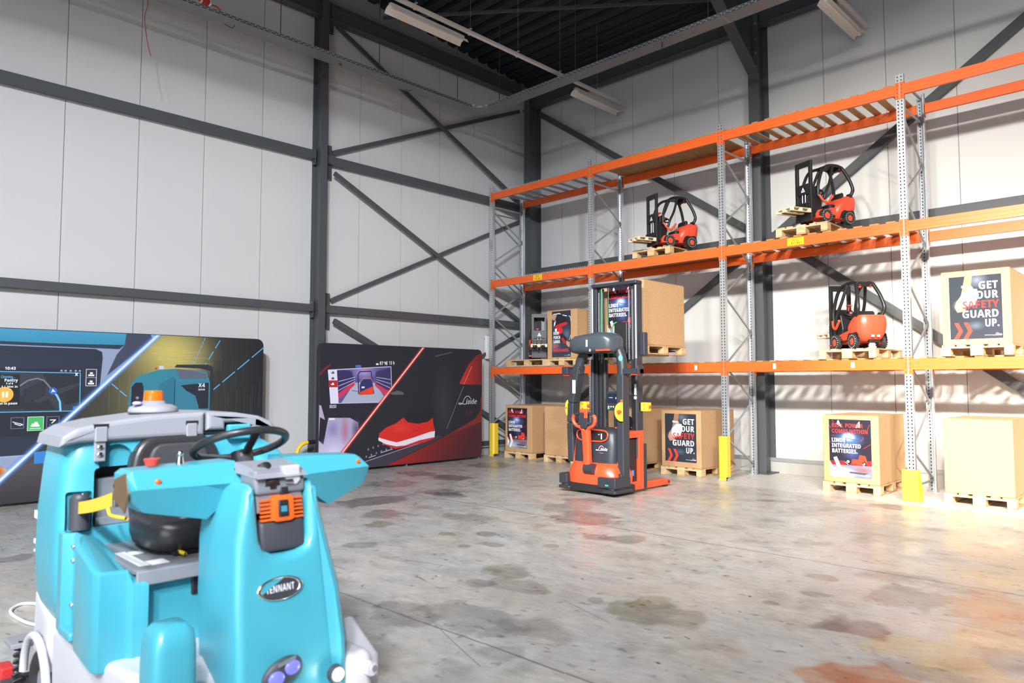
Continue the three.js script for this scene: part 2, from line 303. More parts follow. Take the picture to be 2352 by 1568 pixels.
  const brace = (label, a, b, w = .08) => tag(mesh('wall_brace', bar(a, b, w * .6, w, V(0, 1, 0), .006), M.dark), label, 'brace');
  brace('upper left-wall diagonal brace falling from the column head towards the rack', V(-11.6, 8.32, -7.05), V(-11.6, 5.82, -12.1));
  brace('upper left-wall diagonal brace rising from the column to the corner head', V(-11.68, 5.9, -7.05), V(-11.68, 8.08, -12.1));
  brace('lower left-wall diagonal brace falling from the upper girt towards the rack', V(-11.6, 5.5, -7.05), V(-11.6, 3.0, -12.1));
  brace('lower left-wall diagonal brace rising from the lower girt towards the rack', V(-11.68, 3.12, -7.05), V(-11.68, 5.42, -12.1), .07);
  brace('bottom left-wall diagonal brace falling behind the red shoe display', V(-11.6, 2.74, -7.08), V(-11.6, .35, -12.1), .1);
  brace('bottom left-wall diagonal brace rising from behind the red shoe display to the rack', V(-11.68, .4, -7.05), V(-11.68, 2.75, -12.1), .07);
  brace('rack-wall diagonal brace falling from the corner head to the column', V(-11.3, 8.0, -12.4), V(-5.9, 4.3, -12.4), .12);
  brace('rack-wall diagonal brace rising from the corner to the column, behind the raised box', V(-11.2, .5, -12.4), V(-5.9, 4.13, -12.4), .12);
  brace('rack-wall diagonal brace rising from the column to the upper right', V(-5.7, 4.15, -12.4), V(-.2, 7.98, -12.4), .14);
  brace('rack-wall diagonal brace falling from the column to the lower right', V(-5.7, 4.27, -12.4), V(-.3, .25, -12.4), .14);
}
// ------------------------------------------------------------------ wood, cardboard
function woodTex(base, vary) { return dataTex(256, 256, (x, y) => { const u = x / 256, v = y / 256, gr = fbm(u * 3 + base[0], v * 46, 3) * 22 + fbm(u * 9, v * 120, 2) * 12 + noise(u * 2 + 4, v * 5) * vary; return [cl(base[0] + gr), cl(base[1] + gr * .92), cl(base[2] + gr * .8)]; }); }
const woodMaps = [[206, 172, 126], [194, 158, 112], [214, 184, 142], [184, 150, 108]].map((b, i) => woodTex(b, 10 + i * 2));
M.wood = woodMaps.map(map => new THREE.MeshStandardMaterial({ map, roughness: .8 }));
M.slat = new THREE.MeshStandardMaterial({ map: woodMaps[1], color: lin(.86, .72, .58), roughness: .75 });
M.board = new THREE.MeshStandardMaterial({ map: woodMaps[1], color: lin(.72, .58, .45), roughness: .75 });
const cardTex = dataTex(256, 256, (x, y) => { const v = fbm(x / 20, y / 26, 3) * 7 + fbm(x / 3, y / 120, 2) * 5; return [cl(188 + v), cl(150 + v), cl(108 + v)]; });
M.card = new THREE.MeshStandardMaterial({ map: cardTex, roughness: .82 });
M.tape = std(lin(.44, .31, .17), .35);

// ------------------------------------------------------------------ pallets
const boardG = {};
function wb(x0, x1, y0, y1, z0, z1, flip) { const g = uvm(bx(x0, x1, y0, y1, z0, z1, .004), 2.2, rr(0, 1), rr(0, 1)); if (flip) { const u = g.attributes.uv; for (let i = 0; i < u.count; i++) u.setXY(i, u.getY(i), u.getX(i)); } return g; }
function makePallet(name, label, group, s = 1, mats = M.wood) {
  const t = thing(name, label, 'pallet', [0, 0, 0], 0, group), wm = () => mats[Math.floor(rnd() * mats.length)];
  const P = (n, ...a) => mesh(n, wb(...a).scale(s, s, s), wm(), t);
  for (const [a, b] of [[-.4, -.255], [-.2275, -.1275], [-.0725, .0725], [.1275, .2275], [.255, .4]]) P('deck_board', a, b, .122, .144, -.6, .6, true);
  for (const zc of [-.5275, 0, .5275]) P('cross_board', -.4, .4, .1, .1215, zc - .0725, zc + .0725);
  for (const xc of [-.35, 0, .35]) for (const zc of [-.5275, 0, .5275]) { const h = xc ? .05 : .0725; P('block', xc - h, xc + h, .0225, .0995, zc - .0725, zc + .0725); }
  for (const [a, b] of [[-.4, -.3], [-.0725, .0725], [.3, .4]]) P('bottom_board', a, b, 0, .022, -.6, .6, true);
  return t;
}
// ------------------------------------------------------------------ posters on the cartons
const FONT = 'sans-serif';
function condensed(g, s, x, y, size, w, align = 'left', weight = 'bold') { g.save(); g.translate(x, y); g.font = `${weight} ${size}px ${FONT}`; const k = w / g.measureText(s).width; g.scale(k, 1); g.textAlign = align; g.fillText(s, 0, 0); g.restore(); }
function script(g, x, y, s, col) { g.save(); g.translate(x, y); g.scale(s, s); g.fillStyle = g.strokeStyle = col; g.lineWidth = 7; g.lineCap = 'round'; g.beginPath(); g.moveTo(-6, 62); g.bezierCurveTo(20, 78, 44, 66, 56, 38); g.bezierCurveTo(66, 8, 96, -16, 124, -8); g.bezierCurveTo(140, -2, 150, 12, 156, 24); g.moveTo(-2, 56); g.bezierCurveTo(24, 52, 60, 76, 92, 66); g.stroke(); g.font = `italic bold 66px serif`; g.fillText('inde', 84, 68); g.restore(); }
function chevrons(g, x, y, w, h, col, gap) { g.fillStyle = col; for (const o of [0, gap]) { g.beginPath(); g.moveTo(x + o, y); g.lineTo(x + o + w * .5, y); g.lineTo(x + o + w, y + h * .52); g.lineTo(x + o + w * .42, y + h); g.lineTo(x + o - w * .12, y + h); g.lineTo(x + o + w * .5, y + h * .52); g.closePath(); g.fill(); } }
const blob = (g, x, y, rx, ry, c, a = 1, rot = 0) => { g.save(); g.translate(x, y); g.rotate(rot); g.scale(rx, ry); const gr = g.createRadialGradient(0, 0, 0, 0, 0, 1); gr.addColorStop(0, c); gr.addColorStop(1, c.replace(/[\d.]+\)$/, '0)')); g.globalAlpha = a; g.fillStyle = gr; g.beginPath(); g.arc(0, 0, 1, 0, 7); g.fill(); g.restore(); };
const poly = (g, pts, c) => { g.fillStyle = c; g.beginPath(); pts.forEach(([x, y], i) => i ? g.lineTo(x, y) : g.moveTo(x, y)); g.closePath(); g.fill(); };
const stroke = (g, pts, c, w) => { g.strokeStyle = c; g.lineWidth = w; g.lineCap = 'round'; g.lineJoin = 'round'; g.beginPath(); pts.forEach(([x, y], i) => i ? g.lineTo(x, y) : g.moveTo(x, y)); g.stroke(); };
const posterSafety = canvasTex(610, 820, (g, w, h) => {
  const bg = g.createLinearGradient(0, 0, w, h); bg.addColorStop(0, '#1d2733'); bg.addColorStop(.5, '#232833'); bg.addColorStop(1, '#2c2f40'); g.fillStyle = bg; g.fillRect(0, 0, w, h);
  blob(g, 330, 60, 150, 120, 'rgba(120,130,145,1)', .8); blob(g, 300, 650, 120, 70, 'rgba(80,100,110,1)', .9);
  poly(g, [[190, 0], [280, 0], [262, 120], [300, 180], [180, 460], [90, 470], [60, 400], [80, 330], [140, 250]], '#9c7560'); blob(g, 120, 380, 90, 90, 'rgba(190,150,130,1)', .8);
  poly(g, [[150, 120], [262, 130], [268, 160], [146, 150]], '#d8d4d2'); poly(g, [[225, 170], [330, 175], [350, 260], [300, 380], [180, 400], [125, 340], [140, 250]], '#c9ced6'); blob(g, 230, 280, 110, 100, 'rgba(235,240,246,1)', .9);
  g.fillStyle = '#fff'; condensed(g, 'GET', 572, 180, 132, 226, 'right'); condensed(g, 'YOUR', 570, 302, 132, 330, 'right'); g.fillStyle = '#ee2f26'; condensed(g, 'SAFETY', 574, 424, 132, 422, 'right'); g.fillStyle = '#fff'; condensed(g, 'GUARD', 572, 546, 132, 428, 'right'); condensed(g, 'UP.', 576, 668, 132, 172, 'right');
  chevrons(g, 50, 605, 100, 215, '#f03a2c', 112); g.fillStyle = '#fff'; g.fillRect(400, 776, 105, 4); script(g, 500, 756, .42, '#fff');
});
const posterPower = canvasTex(610, 880, (g, w, h) => {
  g.fillStyle = '#161226'; g.fillRect(0, 0, w, h); poly(g, [[0, 640], [w, 610], [w, 760], [0, 760]], '#7c1a1d');
  blob(g, 280, 300, 260, 150, 'rgba(90,140,220,1)', .95); blob(g, 285, 260, 120, 80, 'rgba(225,240,255,1)', .9); blob(g, 330, 520, 150, 130, 'rgba(60,80,150,1)', .8);
  for (const [a, b, c, d] of [[50, 10, 72, 60], [0, 90, 30, 140], [40, 250, 74, 250], [590, 70, 540, 200], [500, 260, 470, 320], [606, 360, 500, 430], [0, 340, 26, 360]]) stroke(g, [[a, b], [c, d]], '#d8302c', 5);
  poly(g, [[130, 20], [146, 14], [190, 120], [116, 70]], '#e9f2ff'); poly(g, [[440, 30], [452, 22], [452, 120], [380, 120]], '#e9f2ff');
  poly(g, [[0, 700], [w, 690], [w, h], [0, h]], '#6f7484'); blob(g, 150, 820, 280, 110, 'rgba(225,228,238,1)', .8); blob(g, 480, 760, 150, 60, 'rgba(150,60,60,1)', .7); poly(g, [[280, 790], [560, 800], [520, 825], [300, 815]], '#3d4153');
  stroke(g, [[250, 280], [330, 300], [450, 320], [470, 350]], '#28405e', 8); stroke(g, [[250, 280], [238, 420], [230, 560]], '#20304c', 8); poly(g, [[330, 600], [420, 600], [440, 530], [520, 540], [540, 600], [545, 660], [500, 690], [330, 670]], '#e0371f');
  for (const [x, y, r] of [[272, 640, 46], [505, 660, 30]]) { g.fillStyle = '#101018'; g.beginPath(); g.arc(x, y, r, 0, 7); g.fill(); g.fillStyle = '#d8d8dc'; g.beginPath(); g.arc(x, y, r * .45, 0, 7); g.fill(); stroke(g, [[x - r, y + 6], [x, y + r]], '#cfcfd4', 6); }
  poly(g, [[56, 590], [106, 572], [176, 740], [110, 870], [58, 870], [114, 742]], '#eef0f4'); poly(g, [[0, 640], [58, 745], [0, 850]], '#eef0f4');
  g.fillStyle = '#f02a26'; condensed(g, 'REAL POWER', 38, 122, 84, 460); condensed(g, 'COMES WITHIN', 38, 208, 84, 532); g.fillStyle = '#fff'; condensed(g, 'LINDE', 34, 348, 84, 206); condensed(g, 'INTEGRATED', 34, 430, 84, 430); condensed(g, 'BATTERIES.', 34, 512, 84, 380);
  g.fillRect(410, 838, 80, 4); script(g, 492, 820, .4, '#fff');
});
const posterPunch = canvasTex(510, 940, (g, w, h) => {
  g.fillStyle = '#2b3446'; g.fillRect(0, 0, w, h); poly(g, [[0, 0], [w, 0], [w, 300], [0, 250]], '#232a3a'); stroke(g, [[40, 60], [200, 50], [300, 90], [400, 110]], '#e8ecf2', 16); stroke(g, [[460, 110], [505, 150], [510, 220]], '#e0e4ea', 12);
  poly(g, [[0, 160], [0, 60], [140, 80], [160, 160], [60, 190]], '#b08a78'); blob(g, 400, 480, 140, 140, 'rgba(90,110,130,1)', .9); blob(g, 60, 700, 200, 160, 'rgba(170,180,190,1)', .5);
  poly(g, [[130, 90], [260, 60], [340, 130], [430, 190], [420, 290], [300, 310], [200, 330], [80, 330], [60, 240]], '#18161f'); poly(g, [[80, 330], [110, 290], [260, 250], [400, 230], [430, 280], [280, 320], [120, 350]], '#c01f24'); poly(g, [[60, 230], [110, 180], [90, 280], [50, 320]], '#d8d8da');
  poly(g, [[150, 390], [170, 330], [270, 340], [300, 400], [250, 470], [160, 460]], '#cc1f22'); poly(g, [[80, 360], [140, 350], [130, 420], [80, 410]], '#f0f0f2');
  poly(g, [[220, 470], [290, 470], [400, 560], [400, 680], [330, 690], [250, 600]], '#1b1a22'); poly(g, [[250, 560], [300, 540], [380, 630], [360, 680], [310, 670]], '#a81c20'); poly(g, [[390, 610], [500, 650], [500, 730], [440, 740], [380, 680]], '#b48a76'); stroke(g, [[505, 500], [470, 600]], '#e8e8ec', 8);
  g.fillStyle = '#fff'; condensed(g, 'EVERY', 40, 480, 84, 160); condensed(g, 'PUNCH', 40, 566, 84, 186); condensed(g, 'LANDS', 40, 652, 84, 180); g.fillStyle = '#e8262a'; condensed(g, 'AS IF', 40, 744, 84, 130); condensed(g, 'PROGRAMMED.', 36, 830, 84, 426); g.fillStyle = '#fff'; g.fillRect(330, 904, 70, 3); script(g, 408, 888, .34, '#fff');
});
const posterMat = t => new THREE.MeshStandardMaterial({ map: t, roughness: .85 });
const PM = { safety: posterMat(posterSafety), power: posterMat(posterPower), punch: posterMat(posterPunch) };
function makeCarton(label, pos, poster, o = {}) {
  const w = o.w ?? .78, h = o.h ?? .98, d = o.d ?? 1.16, t = thing('carton', label, 'box', pos);
  mesh('carton_body', uvm(bx(-w / 2, w / 2, 0, h - .006, -d / 2, d / 2, .01), 1.5, rr(0, 1), rr(0, 1)), M.card, t);
  for (const s of [-1, 1]) mesh('top_flap', uvm(bx(s * .004, s * (w / 2 - .003), h - .005, h + .001, -d / 2 + .004, d / 2 - .004, .002), 1.5, rr(0, 1), 0), M.card, t);
  mesh('sealing_tape', [bx(-.028, .028, h + .001, h + .002, -d / 2, d / 2), bx(-.028, .028, h - .09, h, d / 2, d / 2 + .001)], M.tape, t);
  if (poster) { const [pw, ph, px, py, m, tilt = 0] = poster, g = new THREE.PlaneGeometry(pw, ph); g.rotateZ(tilt); g.translate(px, py, d / 2 + .003); const back = new THREE.BoxGeometry(pw, ph, .0015).rotateZ(tilt).translate(px, py, d / 2 + .0016); const pm = mesh('poster', g, m, t, 'printed poster'); mesh('poster_backing', back, M.white, pm); }
  return t;
}
// ------------------------------------------------------------------ the pallet rack
const RZ = -10.93, RB = -11.98, RX = [-11.43, -8.63, -5.84, -3.06, -.27], LV = [1.93, 3.86, 5.82];
{
  const holes = canvasTex(64, 32, (g, w, h) => { g.fillStyle = '#fff'; g.fillRect(0, 0, w, h); g.fillStyle = '#1c2024'; for (const x of [.26, .74]) { g.beginPath(); g.ellipse(x * w, h / 2, 5, 7, 0, 0, 7); g.fill(); } });
  holes.wrapS = holes.wrapT = THREE.RepeatWrapping;
  M.post = std(lin(.60, .63, .66), .34, .7, { map: holes });
  const rack = thing('pallet_rack', 'long orange and galvanised pallet rack with three shelf levels along the right-hand wall', 'rack', [0, 0, 0]);
  const prof = s => [[-.05, 0], [-.014, 0], [-.009, -s * .012], [.009, -s * .012], [.014, 0], [.05, 0], [.05, -s * .07], [.03, -s * .07], [.03, -s * .064], [.044, -s * .064], [.044, -s * .006], [-.044, -s * .006], [-.044, -s * .064], [-.03, -s * .064], [-.03, -s * .07], [-.05, -s * .07]];
  const postG = s => { let p = xz(prof(s)); if (s < 0) p = p.reverse(); const g = clean(prism(p, 5.97, 'y')), q = g.attributes; for (let i = 0; i < q.position.count; i++) { const f = Math.abs(q.normal.getZ(i)) > .7; q.uv.setXY(i, f ? (q.position.getX(i) + .05) / .1 : .5, f ? q.position.getY(i) / .05 : .02); } return g; };
  const pf = postG(1), pb = postG(-1);
  RX.forEach((x, i) => {
    const fr = new THREE.Group(); fr.name = 'upright_frame'; rack.add(fr); fr.position.set(x, 0, 0);
    const a = mesh('post', pf, M.post, fr); a.position.set(0, .005, RZ); const b = mesh('post', pb, M.post, fr); b.position.set(0, .005, RB);
    for (const z of [RZ - .035, RB + .035]) mesh('foot_plate', [bx(-.07, .07, 0, .006, z - .08, z + .08), bolts([[-.055, .006, z + .06], [.055, .006, z + .06]], .009, V(0, 1, 0), .025)], M.galv, fr);
    const zf = RZ - .05, zb = RB + .05, br = (y0, z0, y1, z1) => mesh('brace', bar(V(0, y0, z0), V(0, y1, z1), .028, .022, V(1, 0, 0)), M.galvDull, fr);
    br(5.53, zf, 5.53, zb); br(.17, zf, .17, zb);
    let y = 5.44, s = 0; while (y > .3) { const n = Math.max(.2, y - .575); s % 2 ? br(y, zb, n, zf) : br(y, zf, n, zb); y = n - .02; s++; }
    if (i < 4) mesh('top_tie', bar(V(0, 5.9, zf), V(0, 5.9, zb), .03, .02), M.galvDull, fr);
  });
  // beams: stepped box section with hooked end connectors
  const bp = s => { const p = [[0, 0], [0, .15], [-.03, .15], [-.03, .128], [-.05, .128], [-.05, 0], [-.03, -.0]]; return p.map(([z, y]) => [z * s, y]); };
  const slot = std(lin(.10, .03, .01), .6);
  const beam = (i, y, s, z) => {
    const x0 = RX[i] + .052, x1 = RX[i + 1] - .052, L = x1 - x0;
    const body = prism(zy(s > 0 ? bp(1) : bp(-1).reverse()), L, 'x').translate(x0, y - .15, z);
    const grooves = [.045, .1].map(h => bx(x0, x1, y - .15 + h - .004, y - .15 + h, z, z + s * .003));
    const m = mesh('beam', [body, grooves], M.orange, rack);
    for (const [x, d] of [[x0, -1], [x1, 1]]) { const c = mesh('end_connector', [bx(x, x - d * .005, y - .21, y + .03, z, z - s * .05), bx(x - d * .005, x + d * .046, y - .21, y + .03, z, z + s * .004, .001)], M.orange, m); mesh('slots', [0, 1, 2, 3].flatMap(k => [bx(x + d * .018, x + d * .026, y - .19 + k * .055, y - .165 + k * .055, z + s * .004, z + s * .0048)]), slot, m); }
  };
  for (let i = 0; i < 4; i++) for (const y of LV) { beam(i, y, 1, RZ + .006); beam(i, y, -1, RB - .006); }
  // first bay: wire mesh decks, three per level
  for (const y of LV) for (let k = 0; k < 3; k++) {
    const x0 = RX[0] + .07 + k * .895, x1 = x0 + .87, w = [];
    for (let q = 0; q <= 16; q++) { const x = x0 + (x1 - x0) * q / 16; w.push(bx(x - .003, x + .003, y + .001, y + .007, RB, RZ + .016), bx(x - .004, x + .004, y - .012, y + .026, RZ + .008, RZ + .016)); }
    for (let q = 0; q <= 10; q++) { const z = RB + (RZ - RB) * q / 10; w.push(bx(x0, x1, y + .007, y + .012, z - .003, z + .003)); }
    const d = mesh('wire_deck', w, M.galv, rack);
    for (const f of [.2, .5, .8]) { const x = x0 + .87 * f; mesh('support_channel', [bx(x - .03, x + .03, y - .03, y - .028, RB + .05, RZ - .05), bx(x - .03, x - .028, y - .03, y, RB + .05, RZ - .05), bx(x + .028, x + .03, y - .03, y, RB + .05, RZ - .05)], M.galvDull, d); }
  }
  // second bay: close boards; third bay: open slats
  const slats = (i, y, w, pitch, m, name) => { const x0 = RX[i] + .08, x1 = RX[i + 1] - .08, n = Math.floor((x1 - x0 - w) / pitch) + 1, off = (x1 - x0 - ((n - 1) * pitch + w)) / 2; for (let k = 0; k < n; k++) { const a = x0 + off + k * pitch; mesh(name, wb(a, a + w, y + .0015, y + .0225, RB - .002 + rr(-.004, .004), RZ + .004 + rr(-.006, .006), true), m, rack); } };
  slats(1, LV[2], .196, .2, M.board, 'deck_board'); slats(1, LV[1], .196, .2, M.board, 'deck_board'); slats(1, LV[0], .1, .22, M.slat, 'deck_slat');
  slats(2, LV[2], .1, .222, M.slat, 'deck_slat'); slats(2, LV[1], .125, .222, M.slat, 'deck_slat'); slats(2, LV[0], .1, .22, M.slat, 'deck_slat'); slats(3, LV[0], .1, .22, M.slat, 'deck_slat');
  for (let i = 1; i < 4; i++) for (let k = 0; k < 3; k++) if (i < 3) mesh('tie_bar', bx(RX[i] + .5 + k * .9, RX[i] + .53 + k * .9, LV[0] - .1, LV[0] - .08, RB + .05, RZ - .05), M.galvDull, rack);
  const tagTex = s => canvasTex(250, 120, (g, w, h) => { g.fillStyle = '#f6c812'; g.fillRect(0, 0, w, h); g.fillStyle = '#3a3208'; g.textAlign = 'center'; g.font = 'bold 44px monospace'; g.fillText(s, w / 2, 50); g.font = 'bold 16px monospace'; for (let k = 0; k < 7; k++) { g.fillRect(34 + k * 28, 66, 3 + (k * 5) % 7, 40); g.fillRect(44 + k * 28, 66, 2, 40); } });
  for (const [x0, x1, s] of [[-4.72, -4.46, 'DC02'], [-10.14, -9.89, 'DC01']]) mesh('location_label', new THREE.PlaneGeometry(x1 - x0, .115).translate((x0 + x1) / 2, 3.787, RZ + .0105), new THREE.MeshStandardMaterial({ map: tagTex(s), roughness: .5 }), rack, 'yellow location label');
  for (const x of [-3.79, -6.355, -4.97]) mesh('paper_label', bx(x - .025, x + .025, 1.815, 1.9, RZ + .009, RZ + .0105), M.white, rack);
}
// upright protectors bolted to the floor
{
  const guard = (label, x, h) => { const t = thing('upright_protector', label, 'protector', [x, 0, RZ + .06]); mesh('shield', [prism(xz([[-.075, -.09], [-.075, .02], [-.045, .05], [.045, .05], [.075, .02], [.075, -.09], [.07, -.09], [.07, .018], [.043, .045], [-.043, .045], [-.07, .018], [-.07, -.09]]), h, 'y').translate(0, .06, 0), bx(-.06, .06, 0, .06, .028, .034)], M.yellow, t); mesh('floor_plate', [bx(-.08, .08, 0, .006, -.02, .07), bolts([[-.06, .006, .055], [.06, .006, .055]], .008, V(0, 1, 0), .03)], M.galv, t); return t; };
  guard('narrow yellow protector on the far left rack upright, beside the red shoe display', -11.30, .66);
  guard('tall pale-lit yellow protector on the upright right of the low safety-poster carton', RX[2], .66);
  const t = thing('upright_protector', 'broad yellow protector with a slanted side on the nearest rack upright', 'protector', [RX[3] + .02, 0, RZ + .1]);
  mesh('shield', [bx(-.1, .1, 0, .42, .045, .052), prism(zy([[.05, 0], [.05, .42], [-.02, .42], [-.16, .12], [-.16, 0]]), .007, 'x').translate(.093, 0, 0), prism(zy([[.05, 0], [.05, .42], [-.02, .42], [-.16, .12], [-.16, 0]]), .007, 'x').translate(-.1, 0, 0)], M.yellow, t);
  mesh('floor_plate', [bx(-.12, .12, 0, .006, -.16, .08), bolts([[-.07, .006, .07], [.07, .006, .07]], .009, V(0, 1, 0), .02)], M.yellow, t);
}
// pallets and cartons
{
  const zc = -11.5, G = 'pallets under the cartons';
  const spots = [
    [-10.575, 0, 'pallet on the floor under the real-power poster carton at the far left'], [-9.44, 0, 'pallet on the floor under the plain brown carton left of the stacker truck'], [-7.85, 0, 'pallet on the floor mostly hidden behind the red stacker truck'],
    [-6.665, 0, 'pallet on the floor under the safety-poster carton'], [-3.855, 0, 'pallet on the floor under the brightly lit real-power poster carton'], [-2.27, 0, 'pallet on the floor under the plain carton at the right edge'],
    [-9.36, 1.942, 'pallet on the first shelf under the punch-poster carton'], [-2.235, 1.954, 'pallet on the first shelf under the safety-poster carton at the right edge'],
    [-3.864, 1.954, 'pallet on the first shelf under the toy forklift seen from behind'], [-7.225, 3.884, 'pallet on the second shelf under the left toy forklift'], [-4.495, 3.884, 'pallet on the second shelf under the right toy forklift, above the yellow label'],
  ];
  const p0 = makePallet('pallet', spots[0][2], G); p0.position.set(spots[0][0], 0, zc);
  spots.slice(1).forEach(([x, y, l]) => copy(p0, [x, y, zc], 0, l));
  copy(p0, [-10.345, 1.942, -11.32], PI / 2, 'pallet set long side out under the far left toy forklift');
  copy(p0, [-6.58, 2.035, -9.72], 0, 'pallet lifted on the forks of the red stacker truck');
  const T = .1445;
  makeCarton('brown carton with a real-power poster in the far left of the rack, on the floor', [-10.575, T, zc], [.58, .84, -.03, .5, PM.power]);
  makeCarton('plain brown carton on the floor left of the red stacker truck', [-9.44, T, zc]);
  makeCarton('plain brown carton in shade on the floor behind the red stacker truck', [-7.85, T, zc]);
  makeCarton('brown carton on the floor with the black safety poster and red chevrons', [-6.665, T, zc], [.615, .825, -.005, .505, PM.safety]);
  makeCarton('brightly lit carton on the floor with the real-power poster, right of the wall column', [-3.855, T, zc], [.585, .835, -.005, .5, PM.power]);
  makeCarton('plain overexposed carton on the floor at the right edge', [-2.27, T, zc]);
  makeCarton('brown carton with the punch poster on the first shelf', [-9.36, 1.942 + T, zc], [.5, .93, -.01, .49, PM.punch]);
  makeCarton('bright carton with the safety poster on the first shelf at the right edge', [-2.235, 1.954 + T, zc], [.59, .83, .0, .49, PM.safety]);
  makeCarton('large pale carton with a real-power poster raised on the stacker truck', [-6.58, 2.035 + T, -9.72], [.56, .82, -.02, .52, PM.power], { h: 1.0 });
}
// white sign box beside the first upright
{ const t = thing('sign_box', 'narrow white sign box fixed to the wall left of the first rack upright', 'sign', [-11.66, 2.39, -11.05]); mesh('box_body', bx(-.04, .04, -.26, .26, -.05, .05, .006), M.white, t); mesh('bracket', [bx(-.09, -.04, .18, .2, -.02, .02), bx(-.09, -.04, -.2, -.18, -.02, .02), bx(-.02, .16, .262, .272, -.012, .012)], M.dark, t); }
// ------------------------------------------------------------------ cable tray, lighting track, odds on the walls
{
  const Y = 7.2, slots = canvasTex(64, 32, (g, w, h) => { g.fillStyle = '#fff'; g.fillRect(0, 0, w, h); g.fillStyle = '#3a3d40'; g.fillRect(10, 6, 44, 6); g.fillRect(-22, 20, 44, 6); g.fillRect(42, 20, 44, 6); });
  slots.wrapS = slots.wrapT = THREE.RepeatWrapping; M.tray = std(lin(.26, .27, .28), .45, .5); M.traySide = std(lin(.52, .56, .60), .35, .55, { map: slots });
  const t = thing('cable_tray', 'galvanised cable tray hung below the roof along the left wall and round the corner', 'cable tray', [0, 0, 0]);
  const sideUV = (g, ax) => { g = clean(g); const p = g.attributes.position; for (let i = 0; i < p.count; i++) g.attributes.uv.setXY(i, p['get' + ax](i) / .1, (p.getY(i) - Y) / .06); return g; };
  const xa = -10.92, xb = -10.62, zA = -10.13, zB = -9.84, c = .22;
  mesh('tray_base', [prism(xz([[xa, 5], [xb, 5], [xb, zB + c], [xb + c, zB], [8, zB], [8, zA], [xa + c * 1.6, zA], [xa, zA + c * 1.6]]), .003, 'y').translate(0, Y, 0)], M.tray, t);
  mesh('tray_side', [sideUV(bx(xa, xa + .003, Y, Y + .06, zA + c * 1.6, 5), 'Z'), sideUV(bx(xb - .003, xb, Y, Y + .06, zB + c, 5), 'Z')], M.traySide, t);
  mesh('tray_side', [sideUV(bx(xa + c * 1.6, 8, Y, Y + .06, zA, zA + .003), 'X'), sideUV(bx(xb + c, 8, Y, Y + .06, zB - .003, zB), 'X')], M.traySide, t);
  mesh('tray_corner', [bar(V(xa + c * 1.6, Y + .03, zA), V(xa, Y + .03, zA + c * 1.6), .003, .06), bar(V(xb + c, Y + .03, zB), V(xb, Y + .03, zB + c), .003, .06)], M.traySide, t);
  for (const z of [-7.36, -3.4]) mesh('splice', bx(xa - .004, xb + .004, Y - .002, Y + .05, z - .004, z + .004), M.galv, t);
  for (const x of [-8.3, -5.2]) mesh('splice', bx(x - .004, x + .004, Y - .002, Y + .05, zA - .004, zB + .004), M.galv, t);
  for (const [x, z] of [[-10.77, -5.5], [-10.77, -7.45], [-10.77, -9.35], [-10.2, -9.98], [-8.2, -9.98], [-5.5, -9.98]]) { mesh('hanger_rod', cyl(V(x, Y + .02, z), V(x, M.roofY(z), z), .008, .008, 6), M.dark, t); mesh('hanger_nut', cyl(V(x, Y + .005, z), V(x, Y + .03, z), .025, .025, 6), M.dark, t); }
  const cords = [[[-10.85, 7.205, -8.1], [-10.8, 7.16, -8.14], [-10.76, 7.19, -8.2]], [[-10.8, 7.205, -6.6], [-10.76, 7.16, -6.65], [-10.72, 7.19, -6.6]], [[-10.85, 7.2, -4.6], [-10.8, 7.15, -4.7], [-10.74, 7.18, -4.72]], [[-6.4, 7.2, -10.05], [-6.36, 7.15, -10], [-6.3, 7.19, -9.92]]];
  for (const p of cords) mesh('cable_tie', tube(p, .006, 8, 5), M.black, t);
  const rb = thing('junction_box', 'small round red junction box with red leads on top of the left cable tray', 'junction box', [-10.6, 7.3, -4.2]);
  mesh('box_body', cyl(V(-.02, 0, 0), V(.06, 0, 0), .055, .05, 20), std(lin(.42, .03, .02), .5), rb);
  for (const p of [[[0, -.02, .06], [0, .02, .2], [-.02, 0, .5]], [[0, -.02, -.06], [0, -.01, -.16], [-.02, -.03, -.24]]]) mesh('red_lead', tube(p, .012, 10, 6), std(lin(.42, .04, .03), .5), rb); mesh('gland', [bx(-.01, .05, -.035, -.015, .055, .075), bx(-.01, .05, -.035, -.015, -.075, -.055)], M.white, rb);
  tag(mesh('hanging_cable', tube([[-10.55, 7.22, -3.28], [-10.6, 6.98, -3.4], [-10.62, 6.75, -3.37], [-10.62, 6.4, -3.42], [-10.6, 6.22, -3.46]], .006, 24, 6), std(lin(.36, .05, .04), .5)), 'thin red cable hanging loose from the cable tray at the upper left', 'cable');
  // suspended lighting tracks with reflector battens
  const white = std(lin(.66, .64, .60), .4), refl = std(lin(.76, .68, .62), .35);
  const track = (name, label, x, z0, z1) => { const t = thing(name, label, 'lighting track', [x, 7.44, 0]); mesh('rail', [bx(-.035, .035, 0, .05, z0, z1, .004)], white, t); for (let z = z1 - .5; z > z0; z -= 1.15) { mesh('hanger_clip', [bx(-.045, -.035, -.005, .09, z - .02, z + .02), bx(-.045, .03, .085, .092, z - .02, z + .02)], white, t); mesh('hanger_wire', cyl(V(0, .09, z), V(0, M.roofY(z) - 7.44, z), .003, .003, 5), M.galv, t); } return t; };
